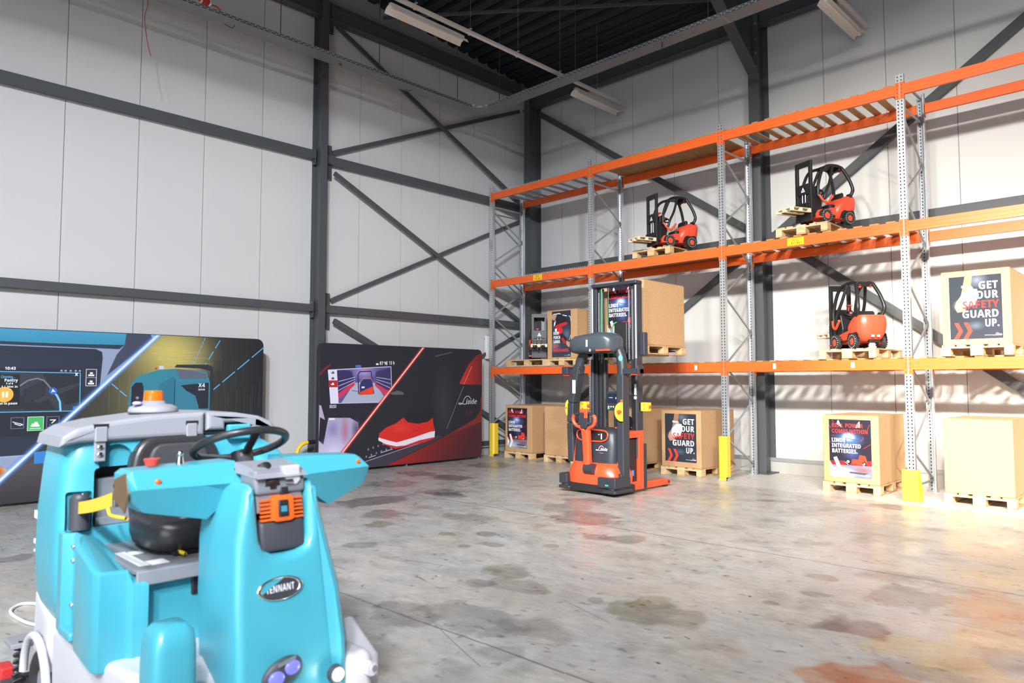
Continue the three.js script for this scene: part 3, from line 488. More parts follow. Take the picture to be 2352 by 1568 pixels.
  const lamp = (label, x, z0, z1) => { const t = thing('light_batten', label, 'ceiling light', [x, 7.36, 0]); mesh('reflector', prism([[-.11, -.06], [-.075, .0], [-.02, .03], [.02, .03], [.075, 0], [.11, -.06], [.106, -.062], [.072, -.006], [.018, .024], [-.018, .024], [-.072, -.006], [-.106, -.062]], z1 - z0, 'z').translate(0, 0, z0), refl, t); mesh('tube', cyl(V(0, -.015, z0 + .05), V(0, -.015, z1 - .05), .013), M.white, t); mesh('gear_tray', bx(-.03, .03, .03, .075, z0 + .02, z1 - .02, .004), white, t); for (const z of [z0 + .06, z1 - .06]) mesh('lamp_holder', bx(-.02, .02, -.03, .03, z - .015, z + .015), M.white, t); return t; };
  track('lighting_track', 'long pale lighting track hung under the roof, crossing above the cable tray', -8.72, -12.3, 3);
  lamp('unlit reflector batten at the near end of the long lighting track', -8.85, -7.83, -6.28); lamp('unlit reflector batten at the wall end of the long lighting track', -8.85, -12.26, -10.74);
  track('lighting_track', 'short visible lighting track close to the right wall at the top edge', -3.9, -12.3, 3);
  lamp('unlit reflector batten at the top right, close to the wall', -4.0, -12.3, -10.75);
  // housings for the added fill lamps behind the camera
  FILL_FLOODS.forEach(F => {
    const f = thing('added_flood', F.label, 'added_flood', [0, 0, 0]), p = V(...F.at), dir = V(...F.aim).sub(p).normalize(), q = p.clone().addScaledVector(dir, -.06);
    mesh('housing', cyl(q.clone().addScaledVector(dir, -.3), q, .16, .2, 24), M.black, f); mesh('lens', cyl(q, q.clone().addScaledVector(dir, .01), .18, .18, 24), std(0xffffff, .5, 0, { emissive: new THREE.Color(F.tint), emissiveIntensity: 3 }), f);
    mesh('yoke', bar(q.clone().addScaledVector(dir, -.15).add(V(0, .1, 0)), V(q.x - dir.x * .15, M.roofY(q.z) - .01, q.z - dir.z * .15), .03, .03, V(1, 0, 0)), M.black, f);
  });
  // hooped yellow and black guard at the left column
  const hg = thing('guard_hoop', 'yellow and black bent tube guard at the foot of the left wall column', 'guard', [-11.38, 0, -6.72]);
  const arc = (a0, a1, c, r) => Array.from({ length: 9 }, (_, i) => { const a = a0 + (a1 - a0) * i / 8; return [0, c[1] + r * Math.sin(a), c[0] + r * Math.cos(a)]; });
  for (const s of [1, -1]) { mesh('bend', tube(arc(0, PI / 2, [.26, .36], .2).map(([x, y, z]) => [x, y, s * z]), .037, 16, 12), M.yellow, hg); mesh('leg', cyl(V(0, 0, s * .46), V(0, .36, s * .46), .037), M.black, hg); mesh('foot', bx(-.08, .08, 0, .01, s * .46 - .08, s * .46 + .08), M.black, hg); }
  mesh('top_bar', cyl(V(0, .56, -.26), V(0, .56, .26), .037), M.black, hg);
}
// ------------------------------------------------------------------ the two printed fabric displays along the left wall
function display(name, label, x, z0, z1, y0, y1, draw) {   // z0 > z1: from the left to the right end as seen
  const w = z0 - z1, h = y1 - y0, W = 1500, H = Math.round(1500 * h / w), k = W / w;
  const tex = canvasTex(W, H, g => { const X = z => (z0 - z) * k, Y = y => (y1 - y) * k, P = a => a.map(([z, y]) => [X(z), Y(y)]); draw(g, X, Y, P, k, W, H); });
  const t = thing(name, label, 'display', [x, 0, (z0 + z1) / 2]), r = .11;
  const sh = rrect(w, h, r); const body = prism(sh, .1, 'x', .012, [], 3, 8).translate(-.1, (y0 + y1) / 2, 0); mesh('frame_cover', body, std(lin(.018, .019, .026), .7), t);
  const face = new THREE.ShapeGeometry(rrect(w - .02, h - .02, r - .01), 8), p = face.attributes.position, u = face.attributes.uv;
  for (let i = 0; i < p.count; i++) u.setXY(i, p.getX(i) / w + .5, p.getY(i) / h + .5);
  face.rotateY(PI / 2); face.translate(.0015, (y0 + y1) / 2, 0); mesh('print', face, new THREE.MeshStandardMaterial({ map: tex, roughness: .65 }), t, 'printed fabric face');
  for (const f of [-.5, 0, .5]) { const z = f * (w - .12); mesh('foot', [bx(-.06, -.04, 0, y0 + .03, z - .012, z + .012), bx(-.28, .2, .0, .008, z - .03, z + .03, .003)], M.galv, t); }
  return t;
}
display('exhibition_display', 'wide printed display with a touch screen and a teal cleaning robot', -11.2, -1.45, -5.53, .03, 2.315, (g, X, Y, P, k, W, H) => {
  // right half: lit alley with the robot
  const bg = g.createLinearGradient(X(-2.6), 0, W, 0); bg.addColorStop(0, '#2b2c2c'); bg.addColorStop(.45, '#57533a'); bg.addColorStop(.62, '#3a3a30'); bg.addColorStop(1, '#181c22'); g.fillStyle = bg; g.fillRect(0, 0, W, H);
  blob(g, X(-4.05), Y(2.05), 300, 220, 'rgba(205,190,110,1)', 1); blob(g, X(-4.1), Y(1.9), 220, 230, 'rgba(190,175,95,1)', .8); blob(g, X(-3.6), Y(1.5), 160, 240, 'rgba(120,115,70,1)', .7);
  g.fillStyle = 'rgba(235,220,150,.35)'; for (let i = 0; i < 14; i++) g.fillRect(X(-3.75 - (i * 37 % 100) / 160), Y(2.12 - i * .028), 120, 2);
  for (let i = 0; i < 60; i++) { const z = -2.9 - (i * 61 % 100) / 100 * 2.6, y = .9 + (i * 37 % 60) / 100; g.fillStyle = `rgba(200,195,160,${.08 + (i % 5) * .06})`; g.fillRect(X(z), Y(y + .5), 1.6, 60 + (i * 29 % 160)); }
  const fl = g.createLinearGradient(0, Y(.75), 0, H); fl.addColorStop(0, 'rgba(60,60,66,0)'); fl.addColorStop(.3, '#4b464a'); fl.addColorStop(1, '#2c2a2e'); g.fillStyle = fl; g.fillRect(0, Y(.75), W, H);
  for (const [a, b, c, d, w, da] of [[-4.565, 2.29, -4.40, 1.88, 4, [14, 10]], [-4.8, 2.26, -4.57, 1.86, 5, [50, 26]], [-5.52, 2.17, -4.70, 1.48, 6, [90, 24]], [-3.27, 1.58, -3.47, 1.4, 5, [40, 14]]]) { g.setLineDash(da); stroke(g, P([[a, b], [c, d]]), '#58aee8', w); } g.setLineDash([]);
  // robot
  poly(g, P([[-3.48, .5], [-3.49, 1.3], [-3.52, 1.58], [-3.62, 1.70], [-3.9, 1.79], [-4.12, 1.81], [-4.6, 1.77], [-4.66, 1.6], [-4.66, .5]]), '#2f7f92'); poly(g, P([[-3.52, .8], [-3.53, 1.54], [-3.58, 1.6], [-3.67, 1.6], [-3.69, 1.54], [-3.69, .8]]), '#1d2230'); blob(g, X(-3.61), Y(1.38), 12, 12, 'rgba(210,214,224,1)', .9); blob(g, X(-3.61), Y(1.22), 12, 12, 'rgba(120,124,140,1)', .9);
  poly(g, P([[-3.86, .5], [-3.86, 1.4], [-3.92, 1.58], [-4.08, 1.68], [-4.12, 1.69], [-4.12, .5]]), '#2a6f86'); poly(g, P([[-4.14, 1.81], [-4.2, 1.66], [-4.62, 1.66], [-4.6, 1.73], [-4.4, 1.79]]), '#596273'); poly(g, P([[-4.14, 1.62], [-4.64, 1.62], [-4.64, .5], [-4.14, .5]]), '#33798f'); poly(g, P([[-4.22, 1.56], [-4.64, 1.6], [-4.64, 1.2], [-4.5, 1.2], [-4.44, 1.4], [-4.3, 1.48]]), '#1f2634'); stroke(g, P([[-4.13, .5], [-4.13, 1.64]]), '#173f50', 5);
  poly(g, P([[-4.12, 1.83], [-4.15, 1.87], [-4.62, 1.88], [-4.7, 1.84], [-4.72, 1.4], [-4.67, 1.2], [-4.66, 1.78], [-4.5, 1.82]]), '#272b34'); g.fillStyle = '#c8ccd8'; g.fillRect(X(-3.9), Y(1.85), 24, 18); g.fillStyle = '#b82a22'; g.fillRect(X(-3.84), Y(1.82), 12, 10);
  g.fillStyle = '#dfe6ee'; condensed(g, 'X4', X(-4.48), Y(1.53), 32, 38); condensed(g, 'ROVR', X(-4.48), Y(1.48), 15, 38);
  // left half: touch screen, cut by the diagonal
  g.save(); g.beginPath(); P([[-1, 2.6], [-4.13, 2.6], [-3.883, 2.316], [-2.008, .357], [-1.45, -.25], [-1, -.3]]).forEach(([x, y], i) => i ? g.lineTo(x, y) : g.moveTo(x, y)); g.clip();
  g.fillStyle = '#8d99b4'; g.fillRect(0, 0, W, H); const tg = g.createLinearGradient(0, 0, 0, Y(2.1)); tg.addColorStop(0, '#3f93b8'); tg.addColorStop(1, '#2f86a4'); poly(g, P([[-1, 2.6], [-3.47, 2.6], [-3.44, 2.14], [-2.6, 2.13], [-1, 2.15]]), tg); poly(g, P([[-3.47, 2.6], [-4.2, 2.6], [-3.2, 1.7], [-3.32, 2.0], [-3.42, 2.14]]), '#3b4258'); poly(g, P([[-3.76, 2.33], [-3.86, 2.33], [-3.8, 2.24]]), '#7fb4de'); poly(g, P([[-1, 2.15], [-2.6, 2.13], [-3.42, 2.14], [-3.35, 2.08], [-1, 2.11]]), '#1f3346');
  poly(g, P([[-1, 2.09], [-3.05, 2.07], [-3.13, 2.03], [-3.14, 1.95], [-3.06, .66], [-1, .645]]), '#232b3c'); poly(g, P([[-1, 1.80], [-2.89, 1.78], [-2.89, .9], [-1, .9]]), '#1a2030'); stroke(g, P([[-1, 1.985], [-3.1, 1.97]]), '#1a2130', 3);
  poly(g, P([[-1, 1.755], [-2.868, 1.733], [-2.875, 1.213], [-1, 1.226]]), '#30363f'); poly(g, P([[-1, 1.6], [-1.9, 1.6], [-2.5, 1.26], [-1, 1.24]]), '#23262e'); poly(g, P([[-2.2, 1.5], [-2.5, 1.66], [-2.45, 1.42], [-2.24, 1.32]]), '#262a32'); poly(g, P([[-2.42, 1.72], [-2.86, 1.72], [-2.86, 1.6], [-2.55, 1.5]]), '#23262e'); poly(g, P([[-2.62, 1.44], [-2.86, 1.56], [-2.86, 1.34], [-2.7, 1.3]]), '#22252d'); poly(g, P([[-2.2, 1.24], [-2.5, 1.38], [-2.6, 1.24]]), '#22252d');
  stroke(g, P([[-1.9, 1.44], [-2.16, 1.55], [-2.26, 1.63], [-2.36, 1.658], [-2.44, 1.63], [-2.55, 1.49]]), '#6f7680', 7); stroke(g, P([[-2.55, 1.488], [-2.6, 1.42], [-2.635, 1.34], [-2.644, 1.225]]), '#74c4ee', 9);
  stroke(g, P([[-1, 1.755], [-2.868, 1.733], [-2.875, 1.213], [-1, 1.226]]), '#56b6e0', 4); g.fillStyle = '#2c5fc0'; g.beginPath(); g.arc(X(-2.55), Y(1.488), 18, 0, 7); g.fill(); poly(g, [[X(-2.55) - 8, Y(1.488) + 9], [X(-2.55) - 2, Y(1.488) - 11], [X(-2.55) + 11, Y(1.488) + 6], [X(-2.55), Y(1.488) + 3]], '#fff');
  poly(g, P([[-1, 1.72], [-2.165, 1.705], [-2.18, 1.3], [-1, 1.31]]), '#12141b'); g.fillStyle = '#e6ae45'; g.beginPath(); g.arc(X(-2.005), Y(1.446), 37, 0, 7); g.fill(); g.fillStyle = '#fff3d8'; g.fillRect(X(-1.98), Y(1.485), 10, 28); g.fillRect(X(-2.02), Y(1.485), 10, 28);
  g.fillStyle = '#58b8e6'; condensed(g, 'Cleaning...', X(-1.96), Y(1.66), 18, 58); g.fillStyle = '#fff'; condensed(g, 'Pantry', X(-2.0), Y(1.615), 20, 54); condensed(g, '5 of 6', X(-2.02), Y(1.577), 13, 28); condensed(g, '1 | 34m 2s', X(-1.97), Y(1.538), 13, 66); condensed(g, 'button to pause', X(-1.88), Y(1.318), 16, 100); condensed(g, '10:43', X(-2.0), Y(1.77), 20, 44); condensed(g, '×', X(-2.8), Y(1.675), 40, 16);
  for (const z of [-2.64, -2.69, -2.75, -2.81, -2.86]) blob(g, X(z), Y(1.762), 8, 7, 'rgba(230,234,240,1)', 1); g.fillStyle = '#2f6fc8'; g.fillRect(X(-2.79), Y(1.28), 34, 15); g.strokeStyle = '#d6dae2'; g.lineWidth = 3; g.strokeRect(X(-2.94), Y(1.785), 47, 84); stroke(g, P([[-2.94, 1.672], [-3.066, 1.672]]), '#d6dae2', 2); for (const y of [1.715, 1.6]) { g.fillStyle = '#e4e7ee'; g.fillRect(X(-2.965), Y(y), 28, 9); g.fillRect(X(-2.985), Y(y + .03), 14, 9); }
  g.lineWidth = 3; g.strokeStyle = '#6a7690'; for (const [a, b] of [[-2.09, -2.23], [-2.49, -2.632]]) g.strokeRect(X(a), Y(1.145), X(b) - X(a), 52); g.fillStyle = '#44b15e'; g.fillRect(X(-2.273), Y(1.148), 66, 66); g.strokeStyle = '#bfe8c8'; g.strokeRect(X(-2.273), Y(1.148), 66, 66); g.fillStyle = '#fff'; g.fillRect(X(-2.31), Y(1.04), 36, 8); g.fillRect(X(-2.32), Y(1.06), 28, 8); g.fillRect(X(-2.35), Y(1.08), 14, 8); stroke(g, P([[-2.3, .995], [-2.42, .995]]), '#e8ffe8', 3); stroke(g, P([[-2.11, 1.09], [-2.15, 1.075], [-2.2, 1.06], [-2.22, 1.05], [-2.19, 1.04], [-2.13, 1.065]]), '#e6eaf2', 4); stroke(g, P([[-2.53, 1.1], [-2.59, 1.1], [-2.57, 1.08], [-2.55, 1.06]]), '#e6eaf2', 5); blob(g, X(-2.53), Y(1.03), 6, 9, 'rgba(70,120,230,1)', 1);
  poly(g, P([[-1, .645], [-3, .66], [-3, .64], [-1, .628]]), '#9aa6bf'); poly(g, P([[-1, .52], [-1.98, .52], [-2.1, .47], [-1.8, .2], [-1, .2]]), '#d6b24a'); blob(g, X(-1.97), Y(.455), 30, 34, 'rgba(190,40,30,1)', 1); g.restore();
  poly(g, P([[-2.36, .68], [-2.8, .72], [-2.8, .52], [-2.36, .53]]), '#2f7fc4'); blob(g, X(-5.4), Y(.95), 160, 60, 'rgba(40,90,190,1)', .8); blob(g, X(-5.45), Y(.8), 160, 90, 'rgba(20,60,150,1)', .8);
  for (const [c, w] of [['rgba(70,140,235,.30)', 42], ['rgba(120,175,250,.55)', 26], ['#cfe0ff', 12]]) stroke(g, P([[-3.883, 2.316], [-1.45, -.225]]), c, w);
});
display('exhibition_display', 'printed display with a red safety shoe, a camera screen and a red diagonal line', -11.15, -6.53, -10.41, .04, 2.30, (g, X, Y, P, k, W, H) => {
  g.fillStyle = '#222530'; g.fillRect(0, 0, W, H);
  // bottom left: blurred bright aisle
  poly(g, P([[-6.53, 1.22], [-6.58, 1.2], [-6.66, .95], [-6.72, .7], [-6.6, .3], [-6.53, .3]]), '#b9a9c4'); poly(g, P([[-6.56, 1.0], [-6.66, .95], [-6.72, .7], [-6.66, .5], [-6.54, .6]]), '#241f2e'); poly(g, P([[-6.723, .985], [-7.163, .97], [-7.34, .88], [-7.36, .5], [-7.02, .1], [-6.56, .1], [-6.62, .45]]), '#a9a3c6'); blob(g, X(-6.85), Y(.35), 170, 130, 'rgba(220,216,242,1)', 1); blob(g, X(-7.06), Y(.75), 36, 110, 'rgba(190,110,130,1)', .9); blob(g, X(-7.3), Y(.75), 46, 90, 'rgba(80,70,100,1)', .9); blob(g, X(-6.82), Y(.78), 50, 60, 'rgba(130,125,175,1)', .8); g.fillStyle = '#e6e4f6'; g.fillRect(X(-6.74), Y(.98), 44, 14);
  stroke(g, P([[-6.55, 1.75], [-6.64, 1.84], [-6.74, 1.91]]), '#7c1d22', 14);
  // the picture screen
  poly(g, P([[-6.701, 1.829], [-8.056, 1.911], [-8.076, 1.5], [-7.785, 1.227], [-6.761, 1.227]]), '#c7c3e4'); g.save(); g.beginPath(); P([[-6.884, 1.82], [-8.04, 1.895], [-8.06, 1.5], [-7.785, 1.245], [-6.926, 1.24]]).forEach(([x, y], i) => i ? g.lineTo(x, y) : g.moveTo(x, y)); g.clip();
  g.fillStyle = '#5d5592'; g.fillRect(0, 0, W, H); poly(g, P([[-6.88, 1.85], [-7.2, 1.8], [-7.25, 1.6], [-6.92, 1.4]]), '#332f5e'); poly(g, P([[-7.7, 1.8], [-8.1, 1.9], [-8.1, 1.4], [-7.72, 1.55]]), '#393462'); poly(g, P([[-7.25, 1.6], [-7.7, 1.6], [-8.0, 1.2], [-6.95, 1.2]]), '#a9b3c8'); poly(g, P([[-6.92, 1.3], [-7.26, 1.56], [-7.24, 1.62], [-6.9, 1.4]]), '#d2355a'); poly(g, P([[-7.68, 1.6], [-8.06, 1.42], [-8.0, 1.3], [-7.7, 1.54]]), '#d2355a'); for (const d of [0, .08, .16]) { stroke(g, P([[-6.92, 1.46 + d], [-7.26, 1.62 + d * .5]]), '#cfc6ea', 4); stroke(g, P([[-8.04, 1.5 + d], [-7.72, 1.62 + d * .5]]), '#cfc6ea', 4); } blob(g, X(-7.45), Y(1.8), 120, 60, 'rgba(190,170,230,1)', .9); g.fillStyle = '#e25a7c'; g.fillRect(X(-7.4), Y(1.87), 50, 10);
  poly(g, P([[-7.42, 1.66], [-7.62, 1.67], [-7.66, 1.5], [-7.68, 1.4], [-7.36, 1.4], [-7.36, 1.56]]), '#2c3468'); poly(g, P([[-7.4, 1.44], [-7.66, 1.54], [-7.66, 1.385], [-7.36, 1.375]]), '#e8442c'); stroke(g, P([[-7.34, 1.4], [-7.32, 1.74], [-7.36, 1.8], [-7.6, 1.81], [-7.64, 1.6]]), '#2a2850', 8); stroke(g, P([[-7.36, 1.6], [-7.44, 1.68], [-7.6, 1.68], [-7.65, 1.6]]), '#d8924a', 4); g.fillStyle = '#e7ebf4'; g.fillRect(X(-7.4), Y(1.53), 26, 12); g.fillStyle = '#c9402a'; g.beginPath(); g.arc(X(-7.37), Y(1.41), 11, 0, 7); g.fill(); stroke(g, P([[-7.2, 1.46], [-7.36, 1.43]]), '#4a4878', 4); g.restore();
  poly(g, P([[-6.70, 1.82], [-6.88, 1.83], [-6.922, 1.23], [-6.762, 1.23]]), '#dfdff2'); poly(g, P([[-6.715, 1.64], [-6.895, 1.64], [-6.9, 1.52], [-6.725, 1.52]]), '#b3262a'); for (const [y, c] of [[1.78, '#4a4a5a'], [1.68, '#4a4a5a'], [1.58, '#fff']]) { g.fillStyle = c; g.fillRect(X(-6.77), Y(y), 24, 8); g.fillRect(X(-6.79), Y(y + .018), 12, 8); }
  g.fillStyle = '#f1f2f6'; condensed(g, '87 %', X(-7.79), Y(1.935), 34, 66); condensed(g, '13 h', X(-8.0), Y(1.945), 34, 52); g.fillRect(X(-7.71), Y(1.96), 22, 12); condensed(g, 'I', X(-7.94), Y(1.94), 34, 12); condensed(g, '03:53', X(-6.745), Y(1.155), 28, 52); g.fillStyle = '#5d74c8'; for (const z of [-7.27, -7.31, -7.35]) g.fillRect(X(z), Y(1.92), 13, 18);
  // right of the red line: boot, pedal, machine body
  g.save(); g.beginPath(); P([[-8.84, 2.32], [-10.5, 2.32], [-10.5, 0], [-6.7, 0]]).forEach(([x, y], i) => i ? g.lineTo(x, y) : g.moveTo(x, y)); g.clip(); g.fillStyle = '#23262f'; g.fillRect(0, 0, W, H); blob(g, X(-9.35), Y(1.2), 130, 330, 'rgba(52,56,66,1)', .9); stroke(g, P([[-9.14, 2.13], [-9.56, 2.22]]), '#55586a', 8); poly(g, P([[-8.02, 1.4], [-8.2, 1.45], [-8.34, 1.42], [-8.36, 1.37], [-8.1, 1.37]]), '#5b625f');
  const rg = g.createLinearGradient(X(-9.8), 0, X(-10.4), 0); rg.addColorStop(0, '#c23128'); rg.addColorStop(1, '#6b2424'); poly(g, P([[-10.5, 2.28], [-10.25, 2.18], [-10.04, 2.0], [-9.9, 1.8], [-9.776, 1.6], [-9.79, 1.57], [-10.5, 1.55]]), rg); stroke(g, P([[-10.11, 1.94], [-9.892, 1.57]]), '#e88a72', 5); stroke(g, P([[-9.878, 1.52], [-9.43, .668]]), '#7a7e8c', 5); script(g, X(-9.76), Y(1.30), .82, '#c4c6ce'); g.fillStyle = '#7c3028'; condensed(g, 'X 18', X(-9.93), Y(.95), 40, 74, 'left', 'italic');
  const rf = g.createLinearGradient(X(-8.2), 0, X(-10.4), Y(.9)); rf.addColorStop(0, '#b5252a'); rf.addColorStop(.5, '#96201f'); rf.addColorStop(1, '#4a2228'); poly(g, P([[-7.93, .04], [-8.5, .22], [-9.335, .5], [-10.0, .76], [-10.28, .88], [-10.5, 1.2], [-10.5, 0], [-7.93, 0]]), rf); poly(g, P([[-9.335, .5], [-9.9, .72], [-10.2, .84], [-10.36, 1.0], [-10.36, 1.3], [-10.5, 1.3], [-10.5, .8], [-10.1, .7]]), '#7a2a26');
  poly(g, P([[-7.4, .04], [-7.93, .04], [-9.334, .52], [-9.2, .56], [-8.774, .43], [-7.489, .16]]), '#3c3844'); stroke(g, P([[-7.489, .16], [-8.774, .43]]), '#9696ac', 6); for (let i = 0; i < 14; i++) { const z = -7.52 - (i % 7) * .11 - (i > 6 ? .04 : 0), y = .25 + (i % 7) * .025 + (i > 6 ? .13 : 0); blob(g, X(z), Y(y), 9, 12, 'rgba(190,190,205,1)', 1); } stroke(g, P([[-7.58, .23], [-7.72, .26]]), '#b8b4c8', 6); stroke(g, P([[-7.84, .3], [-8.1, .35]]), '#b8b4c8', 6);
  poly(g, P([[-8.28, 1.0], [-9.1, 1.1], [-9.12, .8], [-8.5, .74]]), '#20222b'); poly(g, P([[-7.783, .57], [-7.8, .66], [-7.95, .76], [-8.2, .84], [-8.347, .935], [-8.46, .84], [-8.7, .80], [-8.95, .83], [-9.07, .91], [-9.09, .75], [-9.129, .64], [-9.117, .5], [-8.9, .44], [-8.5, .39], [-8.169, .35], [-7.9, .45]]), '#d42a22'); poly(g, P([[-7.783, .585], [-7.78, .53], [-7.95, .45], [-8.19, .395], [-8.4, .40], [-8.75, .48], [-9.117, .52], [-9.13, .64], [-9.0, .63], [-8.6, .54], [-8.2, .47], [-8.0, .52]]), '#e6e2ee'); blob(g, X(-8.3), Y(.72), 110, 40, 'rgba(236,70,52,1)', .7); for (let i = 0; i < 4; i++) blob(g, X(-8.2 - i * .045), Y(.79 + (i % 2) * .05), 5, 5, 'rgba(240,150,140,1)', 1); g.fillStyle = '#7a1512'; condensed(g, 'Linde', X(-8.58), Y(.655), 22, 46, 'left', 'italic'); g.restore();
  for (const [c, w] of [['rgba(220,60,50,.35)', 34], ['rgba(240,70,60,.85)', 20], ['#ffd9d2', 8]]) stroke(g, P([[-8.845, 2.316], [-6.71, .03]]), c, w);
});
// ------------------------------------------------------------------ ride-on toy forklifts (front = +x)
M.toyRed = std(lin(.78, .075, .035), .38); M.toyBlack = std(lin(.012, .012, .014), .42); M.toyWood = M.wood[2]; M.treadWhite = std(lin(.55, .55, .55), .5);
const warnTex = canvasTex(96, 96, (g) => { g.fillStyle = '#101012'; g.fillRect(0, 0, 96, 96); poly(g, [[48, 6], [92, 88], [4, 88]], '#eef0f6'); poly(g, [[48, 24], [76, 78], [20, 78]], '#dfe3ee'); g.fillStyle = '#1a2030'; g.fillRect(36, 62, 26, 10); g.fillRect(44, 46, 10, 18); });
function makeToy(label, pos, turn, forkH) {
  const t = thing('toy_forklift', label, 'toy forklift', pos, turn, 'red toy forklifts on the rack');
  // counterweight body: rounded, higher and fuller at the back
  const body = []; for (const [y, xa, xb, w] of [[.10, -.36, -.02, .13], [.14, -.40, -.0, .17], [.22, -.43, .0, .205], [.32, -.44, -.03, .215], [.40, -.44, -.12, .205], [.45, -.42, -.2, .18]]) body.push(ringY(y, (xa + xb) / 2, 0, (xb - xa) / 2, w, 3.2, 32));
  const b = mesh('counterweight', loft(body, true, true, 1.0), M.toyRed, t); mesh('rear_lights', [bx(-.438, -.425, .15, .18, -.06, -.02, .004), bx(-.438, -.425, .15, .18, .02, .06, .004)], M.white, b); mesh('tow_opening', bx(-.41, -.35, .075, .12, -.07, .07, .004), M.toyBlack, b);
  mesh('wheel_arch', [-1, 1].map(s => prism([[-.37, .1], [-.35, .2], [-.28, .245], [-.18, .245], [-.1, .19], [-.06, .1]], .006, 'z').translate(0, 0, s * .2 - .003)), M.toyBlack, b);
  mesh('chassis', [prism([[-.1, .09], [.33, .08], [.35, .13], [.3, .2], [.12, .24], [.02, .26], [-.1, .24]], .3, 'z', .015).translate(0, 0, -.15)], M.toyRed, t); mesh('step', [-1, 1].map(s => bx(.02, .16, .10, .13, s * .15, s * .19, .006)), M.toyBlack, t);
  mesh('pedal', [-1, 1].map(s => bx(.3, .38, .06, .085, s * .19 - .03, s * .19 + .03, .006)), M.toyRed, t);
  for (const [x, s, r] of [[.22, 1, .105], [.22, -1, .105], [-.24, 1, .1], [-.24, -1, .1]]) {
    const z = s * .195, w = mesh('wheel', new THREE.TorusGeometry(r - .034, .034, 10, 28).scale(1, 1, 1.1).translate(x, r, z), M.rubber, t);
    mesh('tread', Array.from({ length: 18 }, (_, i) => { const a = i / 18 * 2 * PI; return bx(-.009, .009, r - .012, r + .001, -.034, .034).rotateZ(a).translate(x, r, z); }), M.rubber, w); mesh('tread_mark', Array.from({ length: 18 }, (_, i) => bx(-.004, .004, r - .03, r - .012, s * .026, s * .034).rotateZ((i + .5) / 18 * 2 * PI).translate(x, r, z)), M.treadWhite, w);
    mesh('hub', [cyl(V(x, r, z - s * .02), V(x, r, z + s * .026), r - .045, r - .05, 20), cyl(V(x, r, z + s * .02), V(x, r, z + s * .036), .02, .016, 10), ...[0, 1, 2, 3, 4].map(i => bx(-.008, .008, .014, r - .05, s * .024, s * .03).rotateZ(i * 2 * PI / 5).translate(x, r, z))], M.toyRed, w);
  }
  mesh('seat', [loft([ringY(.25, -.06, 0, .12, .12, 3), ringY(.30, -.06, 0, .13, .13, 3), ringY(.315, -.06, 0, .11, .11, 3)]), prism([[-.2, .3], [-.14, .28], [-.155, .4], [-.18, .5], [-.21, .52], [-.235, .5], [-.235, .4]], .24, 'z', .02).translate(0, 0, -.12)], M.toyBlack, t);
  // overhead guard
  for (const s of [-1, 1]) {
    mesh('guard_post', tube([[-.3, .44, s * .15], [-.33, .5, s * .18], [-.345, .58, s * .185], [-.29, .74, s * .16], [-.2, .9, s * .12]], .026, 24, 8), M.toyBlack, t); mesh('guard_joint', cyl(V(-.3, .46, s * .13), V(-.3, .46, s * .19), .035, .035, 14), M.toyBlack, t);
    mesh('roof_rail', tube([[-.2, .9, s * .12], [-.1, .925, s * .12], [.05, .915, s * .13], [.17, .87, s * .14], [.25, .78, s * .15], [.32, .6, s * .16], [.335, .5, s * .165], [.33, .4, s * .16]], .024, 32, 8), M.toyBlack, t); mesh('middle_post', tube([[-.02, .915, s * .13], [.02, .72, s * .17], [-.04, .5, s * .18], [-.1, .4, s * .17]].slice(0, 0).concat([[.0, .915, s * .13], [.10, .66, s * .17], [.2, .48, s * .19], [.24, .36, s * .18]]), .022, 20, 8), M.toyBlack, t);
    mesh('roof_lamp', cyl(V(-.205, .865, s * .075), V(-.22, .86, s * .075), .022, .022, 12), M.toyRed, t); mesh('side_lever', tube([[.33, .42, s * .18], [.28, .34, s * .2], [.2, .3, s * .21], [.14, .36, s * .21], [.1, .4, s * .21]], .018, 16, 8), M.toyRed, t); mesh('lever_knob', new THREE.SphereGeometry(.022, 12, 10).translate(.1, .405, s * .21), M.toyRed, t);
  }
  mesh('roof_panel', [bx(-.22, .1, .905, .925, -.12, .12, .008), bx(-.225, -.15, .86, .925, -.12, .12, .01)], M.toyBlack, t);
  mesh('dashboard', [prism([[.24, .1], [.36, .1], [.37, .55], [.3, .58], [.25, .5], [.2, .3]], .22, 'z', .015).translate(0, 0, -.11)], M.toyBlack, t); mesh('steering_wheel', [new THREE.TorusGeometry(.075, .012, 8, 24).rotateX(PI / 2).rotateZ(.5).translate(.17, .52, 0), bar(V(.17, .52, -.07), V(.17, .52, .07), .02, .012)], M.toyBlack, t); mesh('horn_button', cyl(V(.165, .52, 0), V(.16, .54, 0), .025, .02, 12), M.toyRed, t); mesh('shift_lever', [cyl(V(.3, .57, .04), V(.28, .64, .04), .01), bx(.24, .31, .635, .655, .01, .07, .006)], M.toyRed, t);
  // mast and fork carriage
  const m = mesh('mast', [bx(.43, .47, .03, .95, -.16, -.11, .004), bx(.43, .47, .03, .95, .11, .16, .004), bx(.43, .47, .87, .95, -.12, .12, .004), bx(.43, .47, .44, .60, -.12, .12, .004), bx(.43, .465, .03, .2, -.12, .12, .004), bx(.37, .44, .1, .45, -.14, .14, .006)], M.toyBlack, t); mesh('lift_rod', [-.03, .03].map(z => cyl(V(.455, .12, z), V(.455, .46, z), .008)), M.galv, m);
  mesh('warning_sign', new THREE.PlaneGeometry(.09, .09).rotateY(PI / 2).translate(.4715, .52, 0), new THREE.MeshStandardMaterial({ map: warnTex, roughness: .4 }), m);
